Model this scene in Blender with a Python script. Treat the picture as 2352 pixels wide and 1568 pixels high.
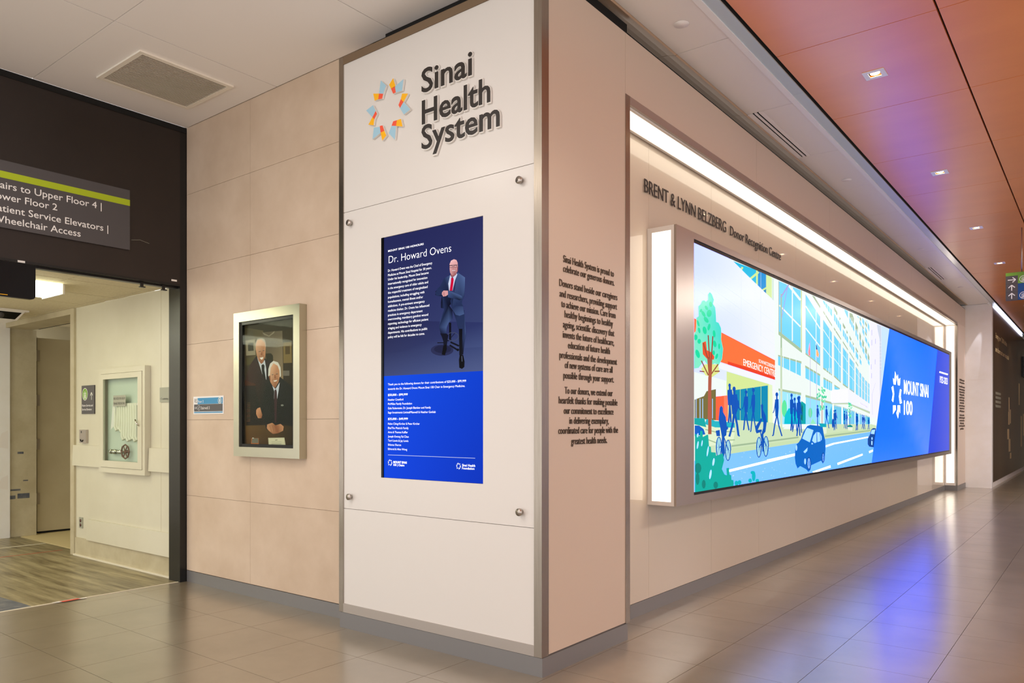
import bpy, math, random
from mathutils import Vector, Matrix
random.seed(7)
for o in list(bpy.data.objects): bpy.data.objects.remove(o)
scene = bpy.context.scene
COL = scene.collection

# ------------------------------------------------------------------ camera
F, CX, HY, H = 1746.0, 1176.0, 973.5, 1.25
TH = math.atan(1364/1746)
cam_d = bpy.data.cameras.new('camera'); cam = bpy.data.objects.new('camera', cam_d); COL.objects.link(cam)
cam.location = (0, 0, H); cam.rotation_euler = (math.pi/2, 0, TH)
cam_d.sensor_fit = 'HORIZONTAL'; cam_d.sensor_width = 36.0; cam_d.lens = 36.0*F/2352
cam_d.shift_x = 0.0; cam_d.shift_y = (HY-784)/2352; cam_d.clip_start = 0.05; cam_d.clip_end = 200
scene.camera = cam

# ------------------------------------------------------------------ light and exposure
scene.view_settings.view_transform = 'Standard'; scene.view_settings.look = 'None'
scene.view_settings.gamma = 1.0; scene.view_settings.exposure = 0.0
scene.view_settings.use_curve_mapping = False
world = bpy.data.worlds.new('world'); scene.world = world; world.use_nodes = True
bg = world.node_tree.nodes['Background']
bg.inputs[0].default_value = (1.0, 0.965, 0.94, 1); bg.inputs[1].default_value = 1.8

def area_light(name, loc, size, size_y, power, color=(1, .93, .85), rot=(0, 0, 0)):
    l = bpy.data.lights.new(name, 'AREA'); l.shape = 'RECTANGLE'; l.size = size; l.size_y = size_y
    l.energy = power; l.color = color
    o = bpy.data.objects.new(name, l); o.location = loc; o.rotation_euler = rot; COL.objects.link(o)
    return o
# fill lights added at lobby ceiling height, out of view
area_light('lobby_fill', (-3.6, -0.6, 3.54), 1.2, 1.2, 34)
area_light('lobby_fill', (-2.9, 1.1, 3.54), .6, .6, 16)
area_light('lobby_fill', (-4.4, 0.7, 3.54), .6, .6, 16)
area_light('corridor_fill', (1.7, 6.0, 3.56), 0.6, 1.8, 100)  # unseen fill lights added to raise the corridor's ambient level
area_light('corridor_fill', (1.5, 13.0, 3.56), 0.6, 1.8, 150)
area_light('corridor_fill', (0.5, 16.0, 3.56), 0.6, .6, 60)

# ------------------------------------------------------------------ colours and materials
def lin(c):
    r = []
    for v in c[:3]:
        v = v/255.0
        r.append(v/12.92 if v <= .04045 else ((v+.055)/1.055)**2.4)
    return (r[0], r[1], r[2], 1.0)

MATS = {}
def mat(name, col, rough=.5, metal=0., spec=.5, noise=None, bump=0., emit=0., coat=0., coat_rough=.1,
        stretch=(1, 1, 1), aniso=0., rnd=0., coat_ior=1.5):
    m = bpy.data.materials.new(name); m.use_nodes = True
    nt = m.node_tree; b = nt.nodes['Principled BSDF']
    base = lin(col)
    b.inputs['Base Color'].default_value = base
    b.inputs['Roughness'].default_value = rough; b.inputs['Metallic'].default_value = metal
    b.inputs['Specular IOR Level'].default_value = spec
    b.inputs['Coat Weight'].default_value = coat; b.inputs['Coat Roughness'].default_value = coat_rough
    b.inputs['Coat IOR'].default_value = coat_ior
    if aniso: b.inputs['Anisotropic'].default_value = aniso
    if emit:
        b.inputs['Emission Color'].default_value = base; b.inputs['Emission Strength'].default_value = emit
    if noise or rnd:
        geo = nt.nodes.new('ShaderNodeNewGeometry')
        mp = nt.nodes.new('ShaderNodeMapping'); mp.inputs['Scale'].default_value = stretch
        nt.links.new(geo.outputs['Position'], mp.inputs['Vector'])
        scale, col2 = noise if noise else (3, col)
        n = nt.nodes.new('ShaderNodeTexNoise'); n.inputs['Scale'].default_value = scale; n.inputs['Detail'].default_value = 7
        n.inputs['Roughness'].default_value = .6
        nt.links.new(mp.outputs[0], n.inputs['Vector'])
        cr = nt.nodes.new('ShaderNodeMapRange'); cr.inputs[1].default_value = .32; cr.inputs[2].default_value = .68
        nt.links.new(n.outputs['Fac'], cr.inputs[0])
        mx = nt.nodes.new('ShaderNodeMix'); mx.data_type = 'RGBA'
        mx.inputs[6].default_value = base; mx.inputs[7].default_value = lin(col2)
        nt.links.new(cr.outputs[0], mx.inputs[0])
        out = mx.outputs[2]
        if rnd:
            oi = nt.nodes.new('ShaderNodeObjectInfo')
            r = nt.nodes.new('ShaderNodeMapRange'); r.inputs[3].default_value = 1-rnd; r.inputs[4].default_value = 1+rnd
            nt.links.new(oi.outputs['Random'], r.inputs[0])
            hv = nt.nodes.new('ShaderNodeHueSaturation'); nt.links.new(r.outputs[0], hv.inputs['Value'])
            nt.links.new(out, hv.inputs['Color']); out = hv.outputs[0]
        nt.links.new(out, b.inputs['Base Color'])
        if bump:
            bp = nt.nodes.new('ShaderNodeBump'); bp.inputs['Strength'].default_value = bump; bp.inputs['Distance'].default_value = .002
            nt.links.new(n.outputs['Fac'], bp.inputs['Height']); nt.links.new(bp.outputs[0], b.inputs['Normal'])
    MATS[name] = m
    return m

def lamp_mat(name, col, strength):
    m = bpy.data.materials.new(name); m.use_nodes = True
    b = m.node_tree.nodes['Principled BSDF']
    b.inputs['Base Color'].default_value = (.8, .8, .8, 1)
    b.inputs['Emission Color'].default_value = lin(col); b.inputs['Emission Strength'].default_value = strength
    MATS[name] = m; return m

def picture_mat(name, emissive, rough=.35, strength=1.):
    m = bpy.data.materials.new(name); m.use_nodes = True
    nt = m.node_tree; b = nt.nodes['Principled BSDF']
    a = nt.nodes.new('ShaderNodeAttribute'); a.attribute_name = 'paint'
    if emissive:
        b.inputs['Base Color'].default_value = (0, 0, 0, 1)
        nt.links.new(a.outputs['Color'], b.inputs['Emission Color']); b.inputs['Emission Strength'].default_value = strength
        b.inputs['Specular IOR Level'].default_value = .04
    else:
        nt.links.new(a.outputs['Color'], b.inputs['Base Color']); b.inputs['Specular IOR Level'].default_value = .1
    b.inputs['Roughness'].default_value = rough
    MATS[name] = m; return m

def glass_mat(name, tint=(1, 1, 1, 1)):
    m = bpy.data.materials.new(name); m.use_nodes = True
    nt = m.node_tree; nt.nodes.remove(nt.nodes['Principled BSDF'])
    o = nt.nodes['Material Output']
    t = nt.nodes.new('ShaderNodeBsdfTransparent'); t.inputs[0].default_value = tint
    g = nt.nodes.new('ShaderNodeBsdfGlossy'); g.inputs['Roughness'].default_value = .03
    lw = nt.nodes.new('ShaderNodeLayerWeight'); lw.inputs[0].default_value = .5
    p = nt.nodes.new('ShaderNodeMath'); p.operation = 'POWER'; p.inputs[1].default_value = 4
    nt.links.new(lw.outputs['Facing'], p.inputs[0])
    f = nt.nodes.new('ShaderNodeMath'); f.operation = 'MULTIPLY_ADD'; f.inputs[1].default_value = .09; f.inputs[2].default_value = .003
    nt.links.new(p.outputs[0], f.inputs[0])
    mx = nt.nodes.new('ShaderNodeMixShader')
    nt.links.new(f.outputs[0], mx.inputs[0]); nt.links.new(t.outputs[0], mx.inputs[1]); nt.links.new(g.outputs[0], mx.inputs[2])
    nt.links.new(mx.outputs[0], o.inputs[0])
    MATS[name] = m; return m

M_stone = mat('beige_stone_tile', (216, 194, 172), .55, noise=(2.2, (200, 176, 152)), bump=.1, rnd=.015)
M_grout = mat('grout', (178, 156, 134), .9)
M_steel = mat('brushed_steel', (164, 154, 142), .24, metal=1., noise=(30, (148, 138, 126)), stretch=(12, 12, .2))
M_steelh = mat('brushed_steel_flat', (184, 175, 168), .30, metal=.9, noise=(9, (184, 174, 166)), stretch=(1, 1, 1))
M_panel = mat('white_laminate', (224, 219, 214), .38, coat=.25, coat_rough=.2)
M_panel2 = mat('painted_wall_panel', (224, 206, 190), .42, coat=.3, coat_rough=.3)
M_side = mat('side_panel_paint', (210, 190, 172), .42, coat=.3, coat_rough=.3)
M_glassw = mat('back_painted_glass', (214, 200, 180), .5, coat=1., coat_rough=.03)
M_base = mat('grey_baseboard', (128, 126, 126), .35, metal=.25)
M_floor = mat('grey_beige_porcelain', (140, 127, 106), .34, spec=.5, noise=(1.7, (122, 109, 88)), rnd=.02, coat=1., coat_rough=.21, coat_ior=1.9)
M_fgrout = mat('dark_floor_joint', (82, 72, 58), .8)
M_ceil = mat('ceiling_panel_white', (250, 244, 240), .55)
M_soff = mat('satin_soffit', (246, 242, 236), .5, coat=1., coat_rough=.34, coat_ior=2.0)
M_gap = mat('black_gap', (14, 12, 10), .9)
M_cove = mat('bronze_cove', (206, 178, 148), .38, metal=.3)
M_lip = mat('white_metal_lip', (246, 246, 246), .35)
M_band = mat('satin_aluminium_band', (204, 226, 232), .3, metal=.3, coat=1., coat_rough=.2, coat_ior=2.0)
M_orange = mat('cherry_veneer', (250, 152, 62), .40, spec=.3, noise=(1.2, (242, 142, 54)), stretch=(.8, 2.5, 1), coat=.8, coat_rough=.28, rnd=.02, coat_ior=2.1)
M_dark = mat('dark_brown_laminate', (40, 30, 26), .4, noise=(2, (32, 23, 20)))
M_black = mat('black_metal', (16, 15, 15), .3)
M_blackm = mat('black_plastic', (8, 8, 10), .25, spec=.25)
M_cream = mat('cream_wall_paint', (216, 211, 190), .36, noise=(1.2, (206, 200, 176)))
M_creamd = mat('cream_trim_paint', (200, 190, 160), .45, noise=(5, (182, 170, 138)))
M_doorp = mat('door_paint', (204, 192, 158), .45, noise=(1.5, (190, 176, 142)))
M_white = mat('white_wall_paint', (246, 244, 242), .6, noise=(3, (240, 236, 230)))
M_yfloor = mat('yellow_linoleum', (226, 208, 158), .4)
M_vinyl = mat('vinyl_plank', (168, 156, 120), .34, noise=(2.2, (96, 84, 56)), stretch=(.8, 8, 1), rnd=.12)
M_lens = lamp_mat('warm_diffuser', (255, 241, 220), 1.9)
M_down = lamp_mat('downlight_lamp', (255, 226, 170), 14)
M_fluo = lamp_mat('fluorescent_lens', (250, 250, 214), 7.0)
M_led = lamp_mat('cool_strip_light', (225, 225, 255), 3.2)
M_wood = mat('brown_band', (120, 98, 74), .5)
M_letter = mat('black_letter', (34, 26, 22), .4)
M_bronze = mat('bronze_letter', (88, 74, 60), .4, metal=.6)
M_rim = mat('white_acrylic', (238, 232, 226), .35)
M_sblue = mat('sky_blue_acrylic', (164, 204, 224), .4)
M_syel = mat('amber_acrylic', (255, 186, 0), .4)
M_sred = mat('red_acrylic', (246, 88, 58), .4)
M_signg = mat('charcoal_sign', (78, 74, 76), .45)
M_lime = mat('lime_stripe', (172, 190, 24), .5)
M_wtxt = mat('white_print', (240, 236, 234), .5)
M_green = mat('green_sign', (112, 164, 52), .5)
M_navy = mat('blue_sign', (0, 72, 140), .5)
M_cyan = mat('cyan_sign', (40, 140, 190), .45)
M_glass = glass_mat('clear_glass', (.93, .96, .94, 1))
M_wheel = mat('brown_valve_wheel', (120, 84, 66), .4)
M_hose = mat('white_hose', (236, 232, 212), .8)
M_chrome = mat('chrome', (210, 206, 196), .15, metal=1.)
M_bronzeframe = mat('satin_bronze_frame', (186, 184, 166), .28, metal=.95)
M_mural = mat('dark_mural', (40, 29, 17), .3, noise=(.5, (92, 68, 38)), stretch=(1, 1, .15))
M_muralm = mat('pale_mural_print', (226, 204, 160), .5)
M_emi = picture_mat('screen_picture', True, .18, 1.0)
M_led_wall = picture_mat('video_wall_picture', True, .22, 1.05)
M_print = picture_mat('photo_print', False, .4)
M_wemit = lamp_mat('screen_white', (235, 240, 250), 1.0)
M_grille = mat('grille_white', (246, 238, 224), .5)
M_gback = mat('grille_shade', (150, 136, 118), .7)
M_tape = mat('white_tape', (226, 218, 196), .6)
M_redtape = mat('red_tape', (222, 84, 58), .6)
M_bluepatch = mat('blue_grey_patch', (72, 78, 92), .6, noise=(14, (120, 120, 120)))
M_tbar = mat('acoustic_tile', (222, 210, 176), .8, noise=(60, (206, 194, 160)), bump=.3)
M_greyplate = mat('grey_plaque', (160, 160, 142), .4)

# ------------------------------------------------------------------ object helpers
WL = {}
def link(name, data, loc, parent):
    o = bpy.data.objects.new(name, data); COL.objects.link(o)
    if parent is not None:
        o.parent = parent; p = WL[parent.name]
        o.location = (loc[0]-p[0], loc[1]-p[1], loc[2]-p[2])
    else:
        o.location = loc
    WL[o.name] = tuple(loc)
    return o
def props(o, label=None, cat=None, group=None, kind=None):
    if label: o['label'] = label
    if cat: o['category'] = cat
    if group: o['group'] = group
    if kind: o['kind'] = kind
    return o
def empty(name, loc, label=None, cat=None, group=None, kind=None):
    o = link(name, None, loc, None); o.empty_display_size = .1
    return props(o, label, cat, group, kind)
def mk(name, verts, faces, m, parent=None, smooth=False, fm=None, **kw):
    xs = [v[0] for v in verts]; ys = [v[1] for v in verts]; zs = [v[2] for v in verts]
    b = ((min(xs)+max(xs))/2, (min(ys)+max(ys))/2, min(zs))
    me = bpy.data.meshes.new(name)
    me.from_pydata([(v[0]-b[0], v[1]-b[1], v[2]-b[2]) for v in verts], [], faces)
    for q in (m if isinstance(m, (list, tuple)) else [m]): me.materials.append(q)
    if fm: me.polygons.foreach_set('material_index', fm)
    if smooth: me.polygons.foreach_set('use_smooth', [True]*len(me.polygons))
    me.update()
    return props(link(name, me, b, parent), **kw)
BF = [(0, 3, 2, 1), (4, 5, 6, 7), (0, 1, 5, 4), (1, 2, 6, 5), (2, 3, 7, 6), (3, 0, 4, 7)]
def boxv(b):
    x0, x1, y0, y1, z0, z1 = b
    return [(x0, y0, z0), (x1, y0, z0), (x1, y1, z0), (x0, y1, z0), (x0, y0, z1), (x1, y0, z1), (x1, y1, z1), (x0, y1, z1)]
BC = {}
def box(name, b, m, parent=None, **kw):
    key = (round(b[1]-b[0], 4), round(b[3]-b[2], 4), round(b[5]-b[4], 4), m.name)
    base = ((b[0]+b[1])/2, (b[2]+b[3])/2, b[4])
    if key not in BC:
        me = bpy.data.meshes.new(name)
        me.from_pydata([(v[0]-base[0], v[1]-base[1], v[2]-base[2]) for v in boxv(b)], [], BF)
        me.materials.append(m); BC[key] = me
    return props(link(name, BC[key], base, parent), **kw)
def boxes(name, bs, m, parent=None, **kw):
    v, f = [], []
    for b in bs:
        n = len(v); v += boxv(b); f += [tuple(n+i for i in q) for q in BF]
    return mk(name, v, f, m, parent, **kw)
def rot_frame(axis):
    a = Vector(axis).normalized(); u = a.orthogonal().normalized(); w = a.cross(u)
    return a, u, w
def tube(name, pts, r, m, parent=None, n=12, closed=False, **kw):
    v, f = [], []; L = len(pts)
    for i, p in enumerate(pts):
        p = Vector(p)
        if closed: d = Vector(pts[(i+1) % L])-Vector(pts[i-1])
        else: d = Vector(pts[min(i+1, L-1)])-Vector(pts[max(i-1, 0)])
        a, u, w = rot_frame(d)
        if i == 0: ref = u
        u = (ref-a*ref.dot(a)).normalized(); w = a.cross(u); ref = u
        rr = r[i] if isinstance(r, (list, tuple)) else r
        for k in range(n):
            t = 2*math.pi*k/n; q = p+(u*math.cos(t)+w*math.sin(t))*rr; v.append(tuple(q))
    for i in range(L if closed else L-1):
        j = (i+1) % L
        for k in range(n):
            k2 = (k+1) % n
            f.append((i*n+k, i*n+k2, j*n+k2, j*n+k))
    if not closed:
        f.append(tuple(range(n-1, -1, -1))); f.append(tuple((L-1)*n+k for k in range(n)))
    return mk(name, v, f, m, parent, smooth=(n > 8), **kw)
def cyl(name, p0, p1, r, m, parent=None, n=20, **kw):
    return tube(name, [p0, p1], r, m, parent, n, **kw)

# points on real planes -------------------------------------------------------
S_, C_ = math.sin(TH), math.cos(TH)
def ray(u, v):
    x = (u-CX)/F
    return (-S_+C_*x, C_+S_*x, (HY-v)/F)
def onX(p, X):
    a = ray(*p); t = X/a[0]; return (t*a[1], H+t*a[2])
def onY(p, Y):
    a = ray(*p); t = Y/a[1]; return (t*a[0], H+t*a[2])
def XP(X):   # wall facing +X : local (a, b, depth) -> world
    return lambda a, b, d=0.: (X+d, a, b)
def YP(Y):   # wall facing -Y
    return lambda a, b, d=0.: (a, Y-d, b)
def Z(origin, s, pts): return [(origin[0]+x/s, origin[1]+y/s) for x, y in pts]

# lettering -------------------------------------------------------------------
TC = {}
def raw_text(s, extrude=0., weight=0.):
    key = (s, extrude, weight)
    if key in TC: return TC[key]
    cu = bpy.data.curves.new('t', 'FONT'); cu.body = s; cu.size = 1.; cu.extrude = extrude; cu.offset = weight
    cu.resolution_u = 3; cu.fill_mode = 'BOTH' if extrude else 'FRONT'
    o = bpy.data.objects.new('t', cu); COL.objects.link(o)
    dg = bpy.context.evaluated_depsgraph_get(); me = bpy.data.meshes.new_from_object(o.evaluated_get(dg))
    v = [tuple(q.co) for q in me.vertices]; f = [tuple(p.vertices) for p in me.polygons]
    bpy.data.objects.remove(o); bpy.data.curves.remove(cu); bpy.data.meshes.remove(me)
    TC[key] = (v, f); return v, f
CAP = .729
def cap_height():
    v, f = raw_text('H'); return max(q[1] for q in v)-min(q[1] for q in v)
CAP = cap_height()
def text_geo(s, fn, a0, a1, b, cap, depth=0., off=.0006, weight=0., suffix=None, b1=None, cap1=None):
    """lettering between a0 and a1 on the baseline b, cap high, raised by depth"""
    v, f = raw_text(s, .5 if depth else 0., weight)
    x0 = min(q[0] for q in v); x1 = max(q[0] for q in v)
    sy = cap/CAP
    if suffix:
        w, _ = raw_text(suffix, .5 if depth else 0., weight)
        sx = (a1-a0)/(max(q[0] for q in w)-min(q[0] for q in w)); a0 = a1-(x1-x0)*sx
    else:
        sx = (a1-a0)/(x1-x0)
    if b1 is not None:
        W_ = x1-x0
        return [fn(a0+(q[0]-x0)*sx, b+(b1-b)*(q[0]-x0)/W_+q[1]*(cap+(cap1-cap)*(q[0]-x0)/W_)/CAP, off) for q in v], f
    return [fn(a0+(q[0]-x0)*sx, b+q[1]*sy, off+((q[2]+.5)*depth if depth else 0.)) for q in v], f
def text(name, s, fn, a0, a1, b, cap, m, parent=None, depth=0., off=.0006, weight=0., suffix=None, **kw):
    v, f = text_geo(s, fn, a0, a1, b, cap, depth, off, weight, suffix)
    return mk(name, v, f, m, parent, **kw)
def letters(s, fn, a0, a1, b, cap, m, parent, depth, off, weight, axis=0, suffix=None, b1=None, cap1=None):
    """each letter its own part"""
    v, f = text_geo(s, fn, a0, a1, b, cap, depth, off, weight, suffix, b1, cap1)
    n = len(v); par = list(range(n))
    def find(i):
        while par[i] != i: par[i] = par[par[i]]; i = par[i]
        return i
    for q in f:
        for k in q[1:]: par[find(k)] = find(q[0])
    # merge coincident vertices too
    seen = {}
    for i, q in enumerate(v):
        k = tuple(round(c, 5) for c in q)
        if k in seen: par[find(i)] = find(seen[k])
        else: seen[k] = i
    groups = {}
    for i in range(n): groups.setdefault(find(i), []).append(i)
    spans = sorted([(min(v[i][axis] for i in g), max(v[i][axis] for i in g), g) for g in groups.values()], key=lambda t: t[0])
    cl = []
    for lo, hi, g in spans:
        if cl and min(hi, cl[-1][1])-max(lo, cl[-1][0]) > .5*min(hi-lo, cl[-1][1]-cl[-1][0]):
            cl[-1][1] = max(hi, cl[-1][1]); cl[-1][2] += g
        else: cl.append([lo, hi, list(g)])
    for lo, hi, g in cl:
        st = {k: i for i, k in enumerate(g)}
        ff = [tuple(st[k] for k in q) for q in f if q[0] in st]
        if ff: mk('letter', [v[i] for i in g], ff, m, parent)

# flat pictures (posters, screens): polygons with their own colour -------------
class Art:
    def __init__(s, fn, conv, rect, step=.00015):
        s.fn, s.conv, s.rect, s.step = fn, conv, rect, step
        s.v, s.f, s.c, s.d, s.base, s.bb = [], [], [], 0., .0004, []
        s.same = 0; s.top = 0; s.gain = 1.
    def clip(s, pts):
        a0, a1, b0, b1 = s.rect
        for k, lim, sg in ((0, a0, 1), (0, a1, -1), (1, b0, 1), (1, b1, -1)):
            out = []
            for i in range(len(pts)):
                p, q = pts[i-1], pts[i]
                ip, iq = (p[k]-lim)*sg >= 0, (q[k]-lim)*sg >= 0
                if ip != iq:
                    t = (lim-p[k])/(q[k]-p[k])
                    out.append(tuple(p[j]+(q[j]-p[j])*t for j in range(len(p))))
                if iq: out.append(q)
            pts = out
            if not pts: return []
        return pts
    def poly(s, pts, col, cols=None, raw=False):
        if not raw: pts = [s.conv(p) for p in pts]
        cc = [tuple(x*s.gain if q >= 250 else x for x, q in zip(lin(c), c)) for c in (cols if cols else [col]*len(pts))]
        full = [(p[0], p[1], c[0], c[1], c[2]) for p, c in zip(pts, cc)]
        full = s.clip(full)
        if len(full) < 3: return
        area = sum(full[i-1][0]*full[i][1]-full[i][0]*full[i-1][1] for i in range(len(full)))
        if area < 0: full = full[::-1]
        n = len(s.v); e = 1e-5
        x0, x1 = min(p[0] for p in full)+e, max(p[0] for p in full)-e; y0, y1 = min(p[1] for p in full)+e, max(p[1] for p in full)-e
        lv = 1+max([q[4] for q in s.bb if q[0] < x1 and q[1] > x0 and q[2] < y1 and q[3] > y0], default=0)
        if s.same: lv = s.same = max(lv, s.same) if s.same > 1 else lv
        s.bb.append((x0, x1, y0, y1, lv)); s.top = max(s.top, lv)
        d = s.base+lv*s.step
        for p in full: s.v.append(s.fn(p[0], p[1], d)); s.c.append((p[2], p[3], p[4], 1))
        s.f.append(tuple(range(n, n+len(full))))
    def line(s, p, q, w, col):
        dx, dy = q[0]-p[0], q[1]-p[1]; L = math.hypot(dx, dy) or 1; nx, ny = -dy/L*w/2, dx/L*w/2
        s.poly([(p[0]+nx, p[1]+ny), (q[0]+nx, q[1]+ny), (q[0]-nx, q[1]-ny), (p[0]-nx, p[1]-ny)], col)
    def pline(s, pts, w, col):
        for a, b in zip(pts, pts[1:]): s.line(a, b, w, col)
    def ell(s, c, rx, ry, col, n=18, rot=0., cols=None):
        pts = []
        for k in range(n):
            t = 2*math.pi*k/n; x, y = rx*math.cos(t), ry*math.sin(t)
            pts.append((c[0]+x*math.cos(rot)-y*math.sin(rot), c[1]+x*math.sin(rot)+y*math.cos(rot)))
        s.poly(pts, col)
    def ring(s, c, rx, ry, w, col, n=20):
        for k in range(n):
            t, t2 = 2*math.pi*k/n, 2*math.pi*(k+1)/n
            s.poly([(c[0]+rx*math.cos(t), c[1]+ry*math.sin(t)), (c[0]+rx*math.cos(t2), c[1]+ry*math.sin(t2)),
                    (c[0]+(rx-w)*math.cos(t2), c[1]+(ry-w)*math.sin(t2)), (c[0]+(rx-w)*math.cos(t), c[1]+(ry-w)*math.sin(t))], col)
            s.same = max(s.same, s.same)
    def build(s, name, m, parent, **kw):
        o = mk(name, s.v, s.f, m, parent, **kw)
        a = o.data.color_attributes.new('paint', 'FLOAT_COLOR', 'POINT')
        flat = [x for c in s.c for x in c]; a.data.foreach_set('color', flat)
        return o

YF, XR, YT, XD, ZC = 3.04, -2.19, 3.17, -5.76, 3.60
XB = -2.40

# ================================================================== FLOOR
floor = mk('floor', boxv((-5.785, 3.2, -3.5, 26, -.06, -.006)), BF, M_fgrout, kind='structure')
gx, gy = .497, .4985
rows = []
for i in range(-12, 10):
    for j in range(-10, 51):
        x0 = -.677+i*gx; y0 = 1.705+j*gy
        x1, y1 = x0+gx, y0+gy
        a, b, c, d = max(x0, -5.783), min(x1, 3.2), y0, min(y1, 26)
        if a >= b-.02: continue
        if y0 > 3.16 and x1 < -2.42: continue
        # seen or not
        cx_, cy_ = (a+b)/2, (c+d)/2
        zf = -S_*cx_+C_*cy_; xf = C_*cx_+S_*cy_
        vis = zf > .3 and abs(F*xf/zf) < 1500 and HY+F*H/zf < 2000
        rows.append((0 if vis else 1, zf, (a+.0012, b-.0012, c+.0012, d-.0012)))
rows.sort(key=lambda r: (r[0], r[1]))
near, rest = rows[:300], rows[300:]
for _, _, (a, b, c, d) in near:
    if c > 3.04-.5 and a < -2.19 and b < -2.19+.3: pass
    box('floor_tile', (a, b, c, d, -.02, 0), M_floor, floor)
boxes('distant_floor_tile', [(a, b, c, d, -.02, 0) for _, _, (a, b, c, d) in rest], M_floor, floor, kind='stuff')

# ================================================================== TILED WALL (centre)
wc = mk('wall_center', boxv((-5.95, -3.6, YT+.012, YT+.14, 0, 3.62)), BF, M_grout, kind='structure')
zs = [.093, .686, 1.283, 1.879, 2.474, 3.068, 3.6]
for z0, z1 in zip(zs, zs[1:]):
    for x0, x1 in ((-5.757, -4.88), (-4.88, -3.70)):
        box('wall_tile', (x0+.001, x1-.001, YT, YT+.012, z0+.001, z1-.001), M_stone, wc)
box('baseboard_center', (-5.757, -3.70, YT+.001, YT+.0115, 0, .088), M_base, kind='structure')

# ================================================================== CORNER PILLAR
pil = mk('wall_corner', boxv((-3.72, -2.205, YF+.02, YF+.86, .02, 3.49)), BF, M_rim, kind='structure')
zf_ = [.15, .734, 2.545, 3.456]
box('front_panel', (-3.69, -2.237, YF+.006, YF+.02, zf_[0], zf_[1]-.003), M_panel, pil)
# middle panel with the screen opening
sx0, sx1, sz0, sz1 = -3.354, -2.572, .936, 2.342
boxes('front_panel', [(-3.69, sx0, YF+.006, YF+.02, zf_[1], zf_[2]), (sx1, -2.237, YF+.006, YF+.02, zf_[1], zf_[2]),
                      (sx0, sx1, YF+.006, YF+.02, zf_[1], sz0), (sx0, sx1, YF+.006, YF+.02, sz1, zf_[2])], M_panel, pil)
box('front_panel', (-3.69, -2.237, YF+.006, YF+.02, zf_[2]+.003, zf_[3]), M_panel, pil)
box('side_panel', (XR-.014, XR-.003, YF+.06, YF+.832, .10, 3.516), M_side, pil)
box('steel_trim', (-3.73, -3.69, YF, YF+.03, .096, 3.502), M_steel, pil)
box('steel_trim', (-2.237, -2.189, YF, YF+.06, .096, 3.502), M_steel, pil)
box('steel_trim', (-3.69, -2.237, YF, YF+.02, .096, .150), M_steelh, pil)
box('steel_trim', (-3.69, -2.237, YF, YF+.02, 3.456, 3.502), M_wood, pil, label='brown band along the top of the pillar')
box('steel_trim', (XR-.05, XR, YF+.832, YF+.883, .096, 3.163), M_steel, pil)
box('baseboard_corner', (-3.724, -2.187, YF+.002, YF+.85, 0, .094), M_base, kind='structure')
box('trim_1', (-3.42, -2.22, YF+.10, YF+.9, 3.51, 3.598), M_gap, kind='structure', label='dark gap between the pillar and the ceiling')

# standoff bolts
for (x, z), w in zip(((-3.622, 2.471), (-2.319, 2.473), (-3.622, .808), (-2.319, .808)),
                     ('upper left', 'upper right', 'lower left', 'lower right')):
    e = empty('standoff_bolt', (x, YF, z-.019), f'round steel standoff bolt at the {w} of the blue portrait screen', 'bolt', group='standoff bolts on the pillar')
    cyl('bolt_cap', (x, YF-.020, z), (x, YF-.008, z), .019, M_steelh, e, 24)
    cyl('spacer', (x, YF-.008, z), (x, YF+.005, z), .0125, M_chrome, e, 20)

# ================================================================== RIGHT WALL WITH LIT RECESS
YE = 16.35
wr = mk('wall_right', boxv((-2.60, XB-.012, 3.95, YE+.06, 0, 3.5)), BF, M_white, kind='structure')
ys = [3.93, 4.552]
while ys[-1] < YE-.3: ys.append(ys[-1]+1.0165)
ys[-1] = YE
for a, b in zip(ys, ys[1:]):
    box('glass_panel', (XB-.012, XB, a+.001, b-.001, .092, 3.12), M_glassw, wr)
hy = [3.10, 5.967]
while hy[-1] < YE+.9: hy.append(hy[-1]+2.033)
hy[-1] = 17.40
hy[0] = 3.873
for a, b in zip(hy, hy[1:]):
    box('header_panel', (XR-.014, XR-.003, a+.001, b-.001, 3.163, 3.516), M_side, wr)
box('header_core', (-2.60, XR-.014, 3.92, 17.38, 3.135, 3.50), M_rim, wr)
for a, b in ((3.923, 7.2), (7.2, 11.0), (11.0, 14.6), (14.6, YE+.03)):
    box('steel_trim', (XR-.02, XR, a+.0008, b-.0008, 3.115, 3.163), M_steelh, wr)
box('soffit', (XB, XR-.02, 3.92, YE, 3.118, 3.136), M_rim, wr)
box('baseboard_right', (XB-.01, XB+.004, 3.92, YE, 0, .090), M_base, kind='structure')
for yb in (6.1, 9.0, 12.0): pass

# far pillar
fp = mk('wall_far', boxv((-2.6, XR-.014, YE+.02, 17.4, .09, 3.135)), BF, M_rim, kind='structure')
box('side_panel', (XR-.014, XR-.003, YE+.05, 17.39, .094, 3.162), M_panel2, fp)
box('steel_trim', (XR-.03, XR, YE, YE+.05, .094, 3.115), M_steel, fp)
box('baseboard_far', (-2.41, XR+.002, YE-.004, 17.40, 0, .092), M_base, kind='structure')
box('far_return', (-2.42, XR-.03, YE+.0, YE+.02, .094, 3.118), M_rim, fp)

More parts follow.
